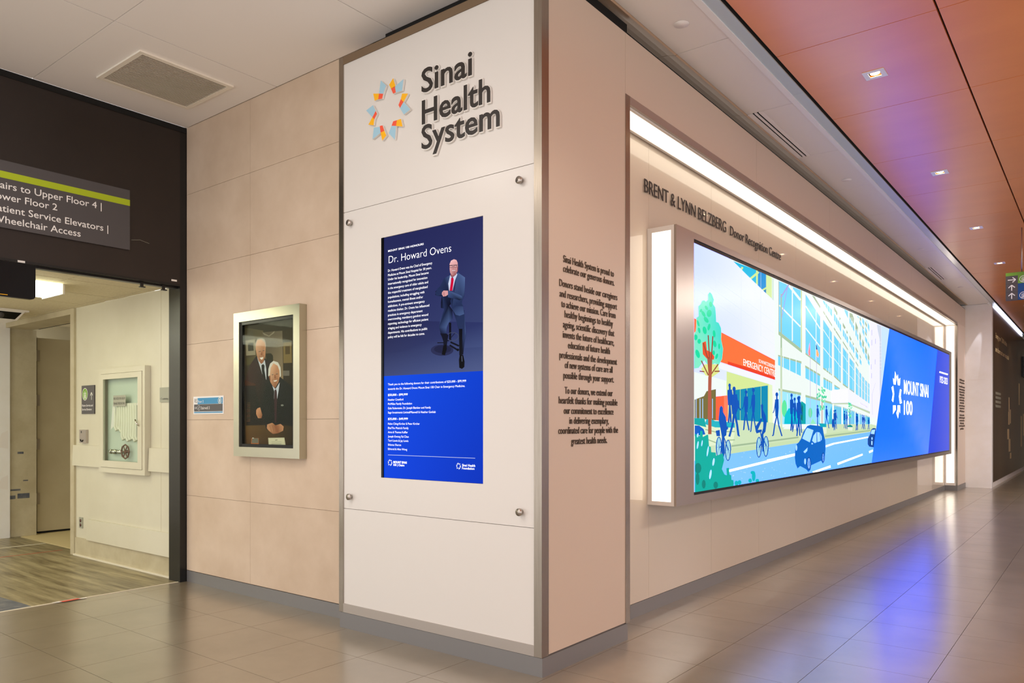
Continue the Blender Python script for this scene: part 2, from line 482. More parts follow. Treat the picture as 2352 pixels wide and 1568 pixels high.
# light strips
ls = empty('light_strip', (-2.295, 10, 3.10), 'long warm white light strip under the header above the video wall', 'light')
n0 = 3.94
box('diffuser', (-2.366, -2.225, n0, YE-.04, 3.1125, 3.118), M_lens, ls)
for a, b in ((-2.385, -2.366), (-2.225, -2.208)): box('frame_rail', (a, b, n0, YE-.02, 3.108, 3.1178), M_rim, ls)
ls2 = empty('light_strip', (-2.31, YE, .12), 'upright warm white light strip at the far end of the lit recess', 'light')
box('diffuser', (-2.372, -2.240, YE-.006, YE, .145, 3.09), M_lens, ls2)
for a, b in ((-2.395, -2.372), (-2.240, -2.221)): box('frame_rail', (a, b, YE-.010, YE-.0003, .10, 3.105), M_rim, ls2)
box('frame_rail', (-2.372, -2.240, YE-.010, YE-.0003, .10, .145), M_rim, ls2)

# ================================================================== VIDEO WALL
vw = empty('video_wall', (-2.29, 10.1, .716), 'long steel-framed video wall showing a street scene and blue panel', 'screen')
Y0, Y1, Z0, Z1 = 4.53, 15.66, .716, 2.544
box('cabinet', (XB+.001, XR-.016, Y0+.012, Y1-.01, Z0+.006, Z1-.006), M_black, vw)
box('bezel', (XR-.016, XR, Y0, 4.798, Z0, Z1), M_steelh, vw, label='wide brushed steel bezel at the near end')
box('bezel', (XR-.016, XR, 15.45, Y1, Z0, Z1), M_steelh, vw)
box('bezel', (XR-.016, XR, 4.798, 15.45, 2.500, Z1), M_steelh, vw)
box('bezel', (XR-.016, XR, 4.798, 15.45, Z0, .770), M_steelh, vw)
box('screen_surround', (XR-.015, XR-.008, 4.799, 15.449, .7705, 2.4995), M_blackm, vw)
# lit side
box('side_light', (-2.366, -2.228, Y0+.004, Y0+.011, .742, 2.512), M_lens, vw, label='glowing warm white side light')
for b in ((XB+.001, -2.366, Y0, Y0+.011, Z0, Z1), (-2.228, XR-.0165, Y0, Y0+.011, Z0, Z1),
          (-2.366, -2.228, Y0, Y0+.011, Z0, .742), (-2.366, -2.228, Y0, Y0+.011, 2.512, Z1)):
    box('side_frame', b, M_rim, vw)

A = Art(XP(XR-.008), lambda p: onX(p, XR-.008), (4.812, 15.40, .789, 2.476)); A.gain = 2.4   # the screen's full-on channels are brighter than the camera can record
OA, SA = (1580, 540), 4.356
OB, SB = (1580, 840), 4.9
OCc, SC = (1760, 640), 7.84
OD, SD = (1760, 820), 5.6
OE, SE = (1880, 640), 3.0148
OF, SF = (1590, 600), 8.71
a_ = lambda *p: Z(OA, SA, p)
b_ = lambda *p: Z(OB, SB, p)
c_ = lambda *p: Z(OCc, SC, p)
d_ = lambda *p: Z(OD, SD, p)
e_ = lambda *p: Z(OE, SE, p)
f_ = lambda *p: Z(OF, SF, p)
PALE, OLV, SKY, LY = (238, 247, 243), (168, 196, 160), (118, 216, 255), (214, 232, 176)
A.poly([(1580, 540), (2200, 800), (2200, 1050), (1580, 1150)], PALE)
# cyan glazed corner and white wall
A.poly(f_((1475, 250), (1590, 330), (1590, 760), (1475, 660)), (214, 238, 165))
A.poly(f_((1600, 330), (1625, 350), (1625, 800), (1600, 770)), (204, 228, 214))
A.poly(f_((800, -10), (1475, 250), (1475, 660), (1100, 300)), (0, 186, 228))
A.poly(f_((1310, 180), (1475, 240), (1475, 520), (1400, 570), (1310, 500)), (0, 146, 218))
A.poly(f_((1405, 590), (1475, 555), (1475, 660)), (0, 128, 190))
for p in (((1275, 160), (1312, 180), (1310, 500), (1275, 465)), ((1150, 330), (1300, 205), (1345, 225), (1180, 360)),
          ((1390, 565), (1480, 510), (1480, 548), (1412, 592)), ((955, 150), (1000, 108), (1022, 125), (990, 185))):
    A.poly(f_(*p), (208, 236, 150))
A.poly([(1580, 540), (1681, 597), (1716, 632), (1778.5, 692), (1779, 905), (1580, 850)], (236, 242, 254),
       cols=[(205, 222, 250), (228, 237, 252), (236, 242, 254), (240, 244, 255), (242, 244, 255), (214, 228, 250)])
for x in (470, 975, 1370): A.line(*f_((x, 100), (x, 1500)), .5, (218, 232, 236))
for k in range(7):
    y = 60+k*230; A.line(*f_((40, y), (1640, y+1150)), .45, (220, 236, 236))
# orange canopy
A.poly(a_((40, 820), (868, 1250), (868, 1445), (395, 1292), (40, 1180)), (255, 116, 60))
A.poly(a_((395, 1262), (868, 1403), (868, 1447), (395, 1293)), (238, 66, 34))
A.poly(a_((300, 1270), (868, 1447), (868, 1505), (300, 1330)), (242, 243, 254))
A.poly(b_((430, 60), (930, 210), (945, 645), (430, 620)), (214, 233, 152))
A.poly(b_((905, 205), (948, 215), (950, 650), (905, 645)), (228, 244, 196))
A.poly(b_((525, 272), (895, 220), (895, 642), (525, 612)), (0, 140, 182))
for x, y in ((585, 262), (660, 252), (737, 242), (818, 232)): A.line(*b_((x, y), (x, 630)), 1.3, (170, 214, 150))
# long building: first bay
A.poly(c_((218, 40), (640, 215), (640, 1335), (218, 1005)), OLV)
A.poly(c_((618, 215), (636, 222), (636, 1290), (618, 1275)), LY)
A.poly(c_((232, 46), (615, 210), (615, 1250), (285, 985), (232, 945)), SKY)
A.line(*c_((468, 150), (468, 1120)), 2.6, PALE); A.line(*c_((380, 90), (615, 385)), 5, PALE)
A.line(*c_((232, 475), (615, 865)), 3.2, PALE)
A.line(*c_((267, 270), (267, 1560)), 3.4, OLV); A.line(*c_((262, 330), (400, 110)), 3.2, (168, 168, 222)); A.line(*c_((275, 700), (385, 120)), 1.6, (168, 168, 222))
A.poly(d_((150, -30), (450, 55), (450, 88), (150, 5)), OLV)
A.poly(d_((150, -10), (442, 80), (442, 242), (150, 100)), SKY)
for x in (217, 300, 382): A.line(*d_((x, -20), (x, 250)), 1.6, PALE)
A.line(*d_((190, -120), (190, 905)), 4.2, (196, 216, 184))
A.poly(d_((155, 402), (445, 458), (445, 492), (155, 432)), OLV)
A.poly(d_((160, 432), (440, 490), (440, 862), (160, 862)), (160, 232, 252))
A.line(*d_((190, 402), (190, 925)), 5.2, (214, 226, 196))
for x in (270, 330, 390): A.line(*d_((x, 470), (x, 860)), 1, PALE)
A.ell(d_((230, 660))[0], 6, 20, (96, 232, 160)); A.poly(d_((225, 860), (235, 750), (280, 660), (330, 650), (400, 700), (440, 860)), (0, 196, 214))
A.poly(d_((400, 860), (415, 640), (450, 565), (500, 600), (540, 740), (566, 860)), (0, 166, 172))
A.poly(d_((440, 800), (450, 590), (468, 640), (462, 820)), (0, 110, 110))
# flag poles
bays = [  # xl, xr, top l, top r, bottom l, bottom r  (photo pixels)
    (1850, 1883.7, 676.4, 728, 809.6, 836), (1890.5, 1910.5, 734.4, 764.4, 843.2, 858.4), (1915.4, 1931, 770, 791.8, 861, 875.4),
    (1935.8, 1947.5, 798.2, 814, 879.8, 888), (1951, 1962, 821.8, 835, 891.4, 898.6), (1965.4, 1972, 843, 852, 904, 911),
    (1973.8, 1978.8, 855, 861, 909, 914.6), (1980.5, 1985.4, 864.6, 870, 916, 920), (1987, 1991.8, 873, 878, 921.4, 925),
    (1993.6, 1997.5, 879, 884, 926, 928)]
for xl, xr, tl, tr, bl, br in bays:
    w = xr-xl
    A.poly([(xl, tl-1), (xr, tr-1), (xr, br+4), (xl, bl+4)], OLV)
    A.poly([(xl+.6, tl), (xr-.6, tr), (xr-.6, br), (xl+.6, bl)], SKY)
    A.line((xl+w*.72, (tl+.72*(tr-tl))), (xl+w*.72, bl+.72*(br-bl)), max(.5, w*.05), PALE)
    for q in (.22, .60): A.line((xl, tl+q*(bl-tl)-w*.1), (xr, tr+q*(br-tr)+w*.1), max(.5, w*.08), PALE)
# small upper windows, olive heads
def up(seq, col):
    for p in seq: A.poly(c_(*p), col)
up([((820, 300), (865, 318), (970, 490), (970, 535)), ((1023, 570), (1183, 832), (1183, 858), (1023, 606)), ((1218, 872), (1345, 1078), (1345, 1104), (1218, 908)),
    ((1378, 1120), (1470, 1268), (1470, 1292), (1378, 1152)), ((1498, 1310), (1583, 1450), (1583, 1470), (1498, 1336)), ((1610, 1482), (1655, 1560), (1655, 1585), (1610, 1510)),
    ((1218, 495), (1290, 620), (1272, 658), (1218, 560)), ((1308, 665), (1338, 720), (1315, 752)), ((1378, 790), (1428, 880), (1408, 908), (1378, 850)), ((1445, 920), (1468, 970), (1452, 992), (1440, 960)),
    ((1498, 1018), (1535, 1092), (1520, 1118), (1498, 1070)), ((1548, 1118), (1578, 1175), (1565, 1200), (1548, 1160)), ((1610, 1228), (1652, 1310), (1640, 1335), (1610, 1270)), ((1680, 1360), (1708, 1420), (1700, 1440), (1680, 1390)),
    ((1498, 610), (1548, 632), (1577, 712), (1570, 812), (1500, 690)), ((1605, 770), (1650, 880), (1638, 985), (1605, 900)), ((1678, 955), (1706, 1030), (1700, 1130), (1678, 1075)),
    ((1730, 1080), (1758, 1150), (1752, 1240), (1730, 1200)), ((1780, 1205), (1812, 1285), (1805, 1370), (1780, 1320)), ((1828, 1325), (1858, 1410), (1855, 1480), (1828, 1440)),
    ((1682, 680), (1708, 730), (1700, 770), (1682, 720)), ((1730, 830), (1755, 890), (1745, 920), (1730, 880)), ((1780, 760), (1812, 830), (1808, 880), (1780, 810)), ((1780, 935), (1808, 1005), (1800, 1035), (1780, 985))], (164, 186, 156))
up([((1023, 385), (1183, 560), (1183, 682), (1120, 590), (1023, 425)), ((1218, 620), (1345, 835), (1345, 958), (1218, 742)), ((1378, 905), (1470, 1062), (1470, 1168), (1378, 1022)),
    ((1498, 1110), (1583, 1242), (1583, 1348), (1498, 1210)), ((1610, 1290), (1655, 1382), (1655, 1468), (1610, 1400)), ((1680, 1425), (1712, 1490), (1712, 1560), (1680, 1510)),
    ((1405, 545), (1470, 590), (1470, 712), (1412, 592)), ((1498, 692), (1583, 862), (1583, 955), (1498, 792)), ((1605, 908), (1655, 1020), (1655, 1125), (1605, 1010)),
    ((1678, 1085), (1715, 1160), (1715, 1265), (1678, 1180)), ((1730, 1210), (1764, 1280), (1764, 1370), (1730, 1300)), ((1780, 1325), (1815, 1400), (1815, 1480), (1780, 1410)), ((1828, 1440), (1860, 1500), (1860, 1568), (1828, 1520)),
    ((1635, 660), (1665, 690), (1665, 720), (1640, 680)), ((1680, 740), (1712, 810), (1712, 880), (1680, 800)), ((1730, 700), (1762, 760), (1762, 850), (1730, 780)), ((1795, 740), (1815, 770), (1815, 800)),
    ((1730, 880), (1764, 950), (1764, 1040), (1730, 960)), ((1780, 860), (1812, 930), (1812, 1000), (1780, 930)), ((1828, 780), (1855, 850), (1855, 960), (1828, 880)), ((1780, 1030), (1815, 1100), (1815, 1180), (1780, 1110)), ((1828, 1120), (1858, 1190), (1858, 1260), (1828, 1190))], (128, 216, 250))
for x0, x1, y0, y1, k in ((1023, 1183, 360, 700, 4), (1218, 1345, 600, 950, 4), (1378, 1470, 900, 1160, 3), (1498, 1583, 1100, 1340, 3), (1498, 1583, 690, 950, 3), (1605, 1655, 900, 1120, 2)):
    for i in range(1, k): x = x0+(x1-x0)*i/k; A.line(*c_((x, y0), (x, y1)), .9, PALE)
# second row (under the large windows)
for p, q in ((((500, 105), (692, 220), (692, 248), (500, 136)), ((503, 136), (690, 246), (690, 372), (503, 270))), (((735, 258), (846, 322), (846, 345), (735, 284)), ((735, 284), (845, 343), (845, 438), (735, 386))),
             (((875, 352), (945, 398), (945, 414), (875, 372)), ((875, 372), (942, 412), (905, 420), (875, 412)))):
    A.poly(d_(*p), OLV); A.poly(d_(*q), SKY)
for x in (553, 605, 650, 770, 800, 828): A.line(*d_((x, 140), (x, 430)), .9, PALE)
A.poly(d_((500, 484), (850, 582), (850, 610), (500, 516)), OLV); A.poly(d_((503, 516), (845, 608), (845, 862), (503, 862)), (150, 226, 250))
A.poly(d_((690, 540), (735, 552), (735, 870), (690, 870)), PALE)
A.ell(d_((562, 715))[0], 5, 12, (110, 226, 170)); A.poly(d_((560, 860), (590, 780), (640, 860)), (150, 236, 190)); A.poly(d_((795, 860), (812, 700), (838, 620), (845, 860)), (60, 186, 214))
# ground floor glazing far along
for x0, x1, t in ((870, 965, 612), (985, 1045, 640), (1060, 1135, 668), (1145, 1188, 700), (1197, 1262, 722), (1272, 1334, 742)):
    A.poly(d_((x0, t), (x1, t+24), (x1, 862), (x0, 862)), OLV); A.poly(d_((x0, t+14), (x1, t+36), (x1, 862), (x0, 862)), (0, 178, 208))
    k = max(2, int((x1-x0)/16))
    for i in range(k+1): x = x0+(x1-x0)*i/k; A.line(*d_((x, t+10), (x, 862)), 1.1, (226, 248, 250))
A.poly(d_((835, 425), (1050, 402), (1050, 585), (835, 590)), (247, 247, 253)); A.poly(d_((1050, 402), (1345, 610), (1345, 705), (1050, 585)), (242, 243, 252))
A.poly(d_((835, 590), (1050, 585), (1345, 705), (1345, 735), (1050, 605), (860, 606)), (190, 210, 176))
A.poly(d_((845, 600), (868, 600), (868, 862), (845, 862)), (244, 248, 236))
# far towers and sky
A.poly(c_((1862, 760), (2060, 840), (2215, 905), (2100, 1900), (2080, 2500), (1862, 2500)), (242, 241, 250))
A.poly(c_((1985, 820), (2065, 850), (2070, 2300), (2040, 2300), (2035, 1090), (2000, 920)), (206, 216, 232))
A.poly(c_((2068, 850), (2215, 905), (2128, 1560), (2100, 1720), (2070, 1900)), (202, 230, 255))
for x, y, h in ((1895, 920, 100), (1960, 1080, 90), (1895, 1100, 100), (1955, 1450, 90), (1885, 1540, 90), (1890, 1700, 90)): A.line(*c_((x, y), (x, y+h)), 1, (190, 186, 206))
for k in range(9): A.line(*c_((2035, 1140+k*62), (2068, 1140+k*62)), .8, (238, 240, 248))
A.line(*d_((1360, 470), (1400, 330)), .4, (190, 186, 206)); A.line(*d_((1358, 470), (1362, 740)), .6, (200, 196, 214))
# pavement and street
A.poly([b_((430, 600))[0], b_((950, 640))[0], d_((205, 905))[0], d_((500, 905))[0], d_((760, 860))[0], d_((1345, 862))[0], d_((1420, 880))[0], d_((1400, 970))[0],
        d_((0, 1165))[0], b_((480, 990))[0], b_((200, 1040))[0], b_((200, 640))[0]], (206, 226, 186))
A.poly([*d_((760, 985), (1345, 905), (1400, 900), (1390, 968), (0, 1165)), *b_((480, 990), (490, 925), (1240, 830))], (200, 222, 176))
A.poly([*b_((485, 892), (1240, 795), (1240, 812), (485, 912))], (160, 186, 150)); A.poly(d_((750, 1008), (1335, 935), (1335, 950), (750, 1026)), (160, 186, 150))
A.poly(d_((505, 925), (510, 905), (230, 905), (205, 925)), PALE)
A.poly([*b_((300, 1025), (480, 988)), *d_((0, 1165), (1330, 962), (1405, 955), (1345, 1345))[0:3], (2002, 1062), (1580, 1150), (1580, 1060)], (122, 192, 250),
       cols=[(128, 198, 248), (128, 198, 248), (126, 188, 246), (120, 192, 252), (120, 192, 252), (110, 190, 255), (128, 200, 255), (140, 206, 250)])
rnd = random.Random(3)
for k in range(150):
    u = rnd.uniform(1665, 2000); t = (u-1660)/340
    top = 1046-t*50; bot = 1122-t*58; v = rnd.uniform(top, bot); r = rnd.uniform(.4, 1.7)*(1.2-.7*t)
    if 1690 < u < 1790 or rnd.random() < .5:
        A.ell((u, v), r*.7, r*1.3, rnd.choice([(160, 212, 252), (186, 222, 252), (150, 204, 250)]), 6, rot=rnd.random()*3)
W = (250, 251, 255)
A.poly(b_((455, 1168), (1200, 985), (1200, 1012), (455, 1195)), W); A.poly(d_((0, 1318), (365, 1236), (365, 1264), (0, 1350)), W)
A.poly(d_((760, 1134), (850, 1104), (1305, 1020), (1305, 1036), (870, 1120), (760, 1158)), W)
A.poly(d_((908, 1360), (1232, 1240), (1236, 1262), (914, 1386)), W); A.poly(d_((1315, 1208), (1365, 1188), (1368, 1212), (1320, 1234)), W)
A.poly(d_((590, 1470), (820, 1390), (824, 1420), (720, 1450), (600, 1500)), W)
# planter beds at left
A.poly(b_((70, 655), (520, 690), (520, 760), (500, 870), (240, 900), (70, 900)), (226, 240, 204))
for p in (((190, 715), (310, 745)), ((220, 830), (320, 868)), ((420, 740), (522, 738)), ((440, 835), (522, 832))): A.line(*b_(*p), 2.4, (162, 188, 146))
# shrubs, fence, kiosk box, tree
A.poly(b_((70, 380), (175, 340), (205, 285), (310, 262), (310, 612), (70, 590)), (120, 110, 60))
A.poly(b_((310, 262), (375, 262), (378, 345), (310, 345)), (240, 244, 252)); A.poly(b_((310, 345), (445, 332), (445, 620), (310, 612)), (255, 100, 60)); A.poly(b_((400, 335), (445, 332), (445, 620), (400, 618)), (255, 130, 96))
A.poly(b_((60, 585), (180, 590), (200, 690), (60, 655)), (0, 168, 166)); A.poly(b_((185, 655), (200, 600), (240, 592), (300, 620), (520, 640), (522, 695), (300, 692)), (32, 180, 196))
crown = f_((345, 618), (385, 660), (425, 770), (405, 850), (450, 920), (460, 1010), (470, 1210), (520, 1230), (565, 1330), (575, 1440), (570, 1560), (610, 1750), (590, 1950), (520, 2080), (440, 2040),
           (330, 2120), (230, 1980), (120, 2130), (-10, 2150), (-10, 1480), (60, 1400), (70, 1300), (75, 1130), (120, 1100), (115, 900), (160, 860), (190, 790), (230, 780), (270, 810), (310, 770), (310, 660))
A.poly(crown, (96, 228, 196), cols=[(70, 224, 206)]*13+[(130, 236, 200)]*8+[(110, 232, 200)]*11)
GR = (0, 222, 162)
for u, v, rx, ry, ro in ((360, 860, 32, 55, .1), (330, 1040, 50, 75, -.1), (275, 930, 26, 50, .5), (215, 1050, 30, 70, .5), (270, 1170, 38, 70, .6), (165, 985, 22, 36, -.4), (110, 1240, 22, 70, .3),
                         (325, 1315, 28, 70, -.2), (430, 1450, 28, 75, .1), (240, 1380, 40, 80, .2), (130, 1380, 24, 60, .2), (60, 1520, 38, 60, 0), (130, 1600, 36, 50, 0), (440, 1650, 34, 70, .2), (530, 1700, 20, 60, 0),
                         (100, 1850, 40, 90, .3), (480, 1900, 26, 60, -.3), (420, 1830, 26, 50, 0)):
    A.ell(f_((u, v))[0], rx/SF, ry/SF, GR, 10, rot=-ro)
BR, BR2 = (150, 76, 54), (236, 80, 40)
A.poly(a_((125, 1340), (160, 1290), (300, 1290), (312, 1370), (240, 1420), (170, 1400)), (222, 232, 140))
A.poly(a_((140, 1075), (175, 1060), (185, 1150), (230, 1170), (260, 1215), (255, 1245), (190, 1240), (145, 1190)), BR2)
for p in (((150, 1080), (190, 1220)), ((198, 1000), (212, 1240)), ((245, 1010), (230, 1240)), ((190, 1220), (214, 1240)), ((130, 1255), (200, 1400)), ((298, 1290), (222, 1400)), ((112, 1360), (160, 1365)), ((315, 1360), (262, 1362))):
    A.line(*a_(*p), 2.6, BR)
A.poly(a_((188, 1235), (238, 1235), (232, 1390), (228, 1560), (230, 1990), (196, 1990), (200, 1400)), (172, 88, 64))
A.poly(b_((238, 60), (262, 60), (250, 130), (262, 600), (215, 600), (222, 130)), (178, 92, 70))
for x in (85, 130, 160, 270): A.line(*b_((x, 370), (x, 590)), 1.2, (186, 240, 250))
# silhouettes
BL = (0, 84, 186)
def walker(x, yh, yf, w, st=.5, dr=1):
    h = yf-yh; hr = h*.044
    A.ell((x, yh+hr), hr*.75, hr*1.15, BL, 10)
    A.poly([(x-w*.5, yh+h*.16), (x+w*.5, yh+h*.15), (x+w*.55, yh+h*.35), (x+w*.38, yh+h*.55), (x-w*.38, yh+h*.55), (x-w*.5, yh+h*.35)], BL)
    A.line((x, yh+h*.08), (x, yh+h*.2), w*.4, BL)
    A.pline([(x, yh+h*.5), (x+st*w*1.0*dr, yh+h*.74), (x+st*w*1.6*dr, yf-h*.02)], w*.36, BL)
    A.pline([(x, yh+h*.5), (x-st*w*.6*dr, yh+h*.75), (x-st*w*1.9*dr, yf)], w*.36, BL)
    A.line((x+st*w*1.5*dr, yf-h*.02), (x+st*w*2.1*dr, yf-h*.01), h*.025, BL)
    A.pline([(x+w*.4*dr, yh+h*.2), (x+w*.7*dr, yh+h*.4), (x+w*1.1*dr, yh+h*.47)], w*.22, BL)
def wb(o, s, x, yh, yf, w, st=.5, dr=1): (p,) = Z(o, s, [(x, yh)]); (q,) = Z(o, s, [(x, yf)]); walker(p[0], p[1], q[1], w/s, st, dr)
wb(OB, SB, 465, 200, 640, 52, .15); wb(OB, SB, 515, 235, 795, 66, .45); wb(OB, SB, 650, 275, 725, 42, .4, -1); wb(OB, SB, 732, 250, 745, 36, .5, -1)
A.poly(b_((530, 380), (565, 390), (570, 440), (545, 520), (520, 480)), BL)
wb(OB, SB, 1000, 300, 790, 40, .7, -1); wb(OD, SD, 322, 470, 945, 42, .15); wb(OD, SD, 362, 520, 960, 32, .5); wb(OD, SD, 408, 505, 1015, 44, .25); wb(OD, SD, 420, 500, 975, 34, .5)
wb(OD, SD, 655, 615, 900, 28, .05); wb(OD, SD, 770, 625, 915, 26, .7); wb(OD, SD, 870, 680, 940, 20, .2); wb(OD, SD, 888, 675, 925, 22, .3); A.ell(d_((852, 850))[0], 2.6, 11, BL, 10)
for x, y0, y1 in ((1005, 690, 915), (1030, 700, 925), (1155, 720, 945), (1165, 730, 935), (1235, 740, 920), (1255, 745, 930), (1312, 775, 930)): wb(OD, SD, x, y0, y1, 18, .3)
def bike(o, s, w1, w2, rx, ry, frame, rider):
    for c in (w1, w2):
        (c,) = Z(o, s, [c]); A.ell(c, rx/s, ry/s, (170, 226, 232), 18); A.ring(c, rx/s, ry/s, 2.2, BL, 18)
        for k in range(4):
            t = k*math.pi/4; A.line((c[0]+rx/s*math.cos(t)*.9, c[1]+ry/s*math.sin(t)*.9), (c[0]-rx/s*math.cos(t)*.9, c[1]-ry/s*math.sin(t)*.9), .5, BL)
    for p, q in frame: A.line(*Z(o, s, [p, q]), 2.2, BL)
    for r in rider: A.poly(Z(o, s, r), BL)
bike(OB, SB, (340, 915), (443, 950), 34, 120, [((345, 920), (395, 870)), ((443, 950), (380, 760)), ((395, 870), (380, 720))],
     [((345, 470), (362, 445), (382, 470), (384, 520), (415, 575), (428, 690), (420, 780), (395, 800), (405, 980), (380, 1050), (365, 1000), (370, 800), (350, 680), (332, 600), (340, 530)),
      ((300, 730), (345, 720), (350, 790), (310, 790)), ((410, 690), (440, 680), (440, 710), (412, 730))])
bike(OB, SB, (792, 915), (870, 905), 32, 118, [((792, 920), (825, 850)), ((870, 905), (830, 790)), ((825, 850), (800, 720))],
     [((810, 440), (822, 425), (836, 445), (834, 490), (865, 560), (875, 640), (862, 740), (838, 770), (845, 960), (828, 965), (812, 780), (835, 700), (838, 620), (815, 560)),
      ((745, 690), (810, 590), (828, 600), (775, 720), (820, 715), (820, 740), (760, 760))])
# near car
CB = (0, 104, 200)
A.poly(d_((365, 1180), (372, 1130), (410, 1095), (440, 1050), (470, 960), (520, 885), (560, 870), (640, 880), (680, 885), (718, 900), (735, 1000), (752, 1070), (755, 1190), (745, 1290), (722, 1372), (700, 1330),
          (570, 1390), (560, 1450), (535, 1475), (505, 1440), (430, 1400), (395, 1430), (370, 1370), (360, 1290)), CB)
GL = (172, 226, 250)
A.poly(d_((455, 1045), (500, 935), (520, 908), (600, 938), (552, 1095)), GL); A.poly(d_((582, 1075), (600, 1010), (638, 960), (640, 1095), (615, 1105)), GL)
A.poly(d_((646, 962), (680, 968), (690, 1080), (650, 1092)), GL); A.poly(d_((686, 975), (706, 1020), (706, 1060), (696, 1075)), GL)
A.poly(d_((470, 1215), (525, 1160), (520, 1205), (490, 1235)), GL); A.ell(d_((380, 1165))[0], 2, 7, GL, 10); A.ell(d_((492, 1340))[0], 2.2, 7, GL, 10); A.ell(d_((583, 1112))[0], 2, 2, GL, 8)
for c, rx, ry in (((541, 1365), 20, 75), ((725, 1290), 14, 58)):
    (c,) = d_(c); A.ell(c, rx/SD+1.2, ry/SD+1.2, (0, 72, 160)); A.ell(c, rx/SD-.6, ry/SD-1.4, GL, 14)
    for k in range(5): t = k*math.pi/5; A.line((c[0]+rx/SD*math.cos(t)*.8, c[1]+ry/SD*math.sin(t)*.8), (c[0]-rx/SD*math.cos(t)*.8, c[1]-ry/SD*math.sin(t)*.8), .7, CB)
    A.ell(c, 1, 2.5, CB, 8)
# second car, half behind the blue panel
A.poly(d_((1300, 1050), (1330, 990), (1345, 930), (1370, 912), (1405, 915), (1405, 1100), (1380, 1160), (1320, 1150), (1300, 1120)), (0, 70, 150))
A.poly(d_((1338, 985), (1352, 935), (1395, 930), (1385, 990)), GL); A.ell(d_((1355, 1045))[0], 1.6, 3.4, GL, 8); A.poly(d_((1345, 1075), (1362, 1080), (1360, 1130), (1345, 1125)), GL)
# street trees
def stree(o, s, x, yt, yb, w):
    A.line(*Z(o, s, [(x, yt+(yb-yt)*.3), (x, yb)]), max(.7, w*.06/s), (150, 80, 66))
    r = random.Random(int(x))
    for k in range(34):
        t = r.random(); a = r.uniform(-1, 1)*w*.5*math.sin(math.pi*(.15+.8*t))
        (c,) = Z(o, s, [(x+a, yt+(yb-yt)*(.02+.62*t))]); A.ell(c, w*.075/s, w*.16/s, r.choice([(98, 226, 164), (72, 212, 160), (140, 236, 190)]), 7, rot=r.uniform(-.5, .5))
stree(OD, SD, 710, 380, 870, 120); stree(OD, SD, 1072, 580, 880, 80)
A.poly(d_((670, 850), (765, 855), (765, 900), (735, 905), (690, 895)), (0, 170, 190)); A.poly(d_((720, 898), (768, 900), (768, 980), (738, 990)), (226, 240, 214))
A.poly(d_((1040, 880), (1075, 868), (1105, 885), (1105, 900), (1040, 900)), (0, 140, 140)); A.poly(d_((1040, 898), (1106, 900), (1100, 945), (1050, 942)), (230, 240, 220))
for x in (560, 640): A.line(*d_((x, -220 if x == 560 else -170), (x, 860)), .9, (186, 180, 216))
A.poly(c_((775, 1150), (778, 1240), (783, 1380), (760, 1388), (748, 1320)), (255, 150, 150)); A.poly(c_((888, 1190), (900, 1200), (912, 1280), (890, 1270)), (0, 56, 120)); A.poly(c_((895, 1275), (915, 1280), (942, 1360), (928, 1420), (895, 1380)), (255, 190, 120))
# bushes bottom left
A.poly(b_((70, 670), (120, 672), (170, 710), (190, 770), (70, 790)), (0, 96, 200))
A.poly(b_((60, 760), (120, 790), (125, 730), (150, 730), (155, 800), (200, 775), (215, 775), (225, 905), (245, 910), (250, 970), (300, 975), (305, 1010), (380, 985), (395, 1060), (370, 1160), (400, 1220), (425, 1230), (420, 1150), (450, 1145),
          (455, 1220), (475, 1230), (478, 1280), (500, 1285), (505, 1330), (480, 1400), (60, 1440)), (0, 174, 160), cols=None)
for x, y, rx, ry in ((100, 1150, 38, 60), (95, 1270, 22, 70), (165, 1330, 22, 50), (300, 1340, 26, 40)): A.ell(b_((x, y))[0], rx/SB, ry/SB, (0, 132, 122), 10)
for x, y, rx, ry in ((97, 890, 9, 45), (145, 870, 7, 35), (210, 960, 9, 60), (275, 1080, 12, 45), (240, 1220, 12, 55), (97, 780, 9, 25)): A.ell(b_((x, y))[0], rx/SB, ry/SB, (190, 238, 250), 9, rot=.15)
for x, y, h in ((735, 1240, 60), (695, 1290, 25), (775, 1290, 20), (540, 1320, 30), (575, 1310, 26), (720, 1200, 20)): A.ell(b_((x, y))[0], 22/SB, h/SB, (0, 184, 196), 10)
# blue panels
b0, b1, b2, b3 = (2042.5, 752), (2160, 800), (2130, 1050), (2000, 1066)
q = lambda *p: p
A.poly([(2042.5, 750), (2154, 795), (2130.3, 1045), (2001, 1064)], (0, 112, 255))
# soft diagonal sheen as a grid of blended quads
def lerp(p, q, t): return tuple(p[i]+(q[i]-p[i])*t for i in range(len(p)))
NG = 10
P00, P10, P11, P01 = (2042.5, 750), (2154, 795), (2130.3, 1045), (2001, 1064)
def bcol(i, j):
    x, y = i/NG, j/NG
    t = max(0, 1-abs((y-.0)-(x*1.0-.05))*1.6) if y < x else max(0, 1-(y-x)*3.2)
    t2 = max(0, (y-.78)*3.0)*(1-.3*x); t = min(1, max(t*(.6+.4*x), t2))
    return lerp((0, 116, 255), (84, 138, 255), t)
for i in range(NG):
    for j in range(NG):
        c = []
        for ii, jj in ((i, j), (i+1, j), (i+1, j+1), (i, j+1)):
            c.append(lerp(lerp(P00, P10, ii/NG), lerp(P01, P11, ii/NG), jj/NG))
        A.poly(c, None, cols=[bcol(i, j), bcol(i+1, j), bcol(i+1, j+1), bcol(i, j+1)])
A.poly([(2154, 780), (2200, 800), (2200, 1060), (2130.3, 1045)], (0, 66, 216), cols=[(0, 70, 226), (0, 62, 206), (0, 58, 206), (0, 66, 222)])
SW = (250, 250, 255)
def g_(*p): return Z((1980, 740), 9.8, p)
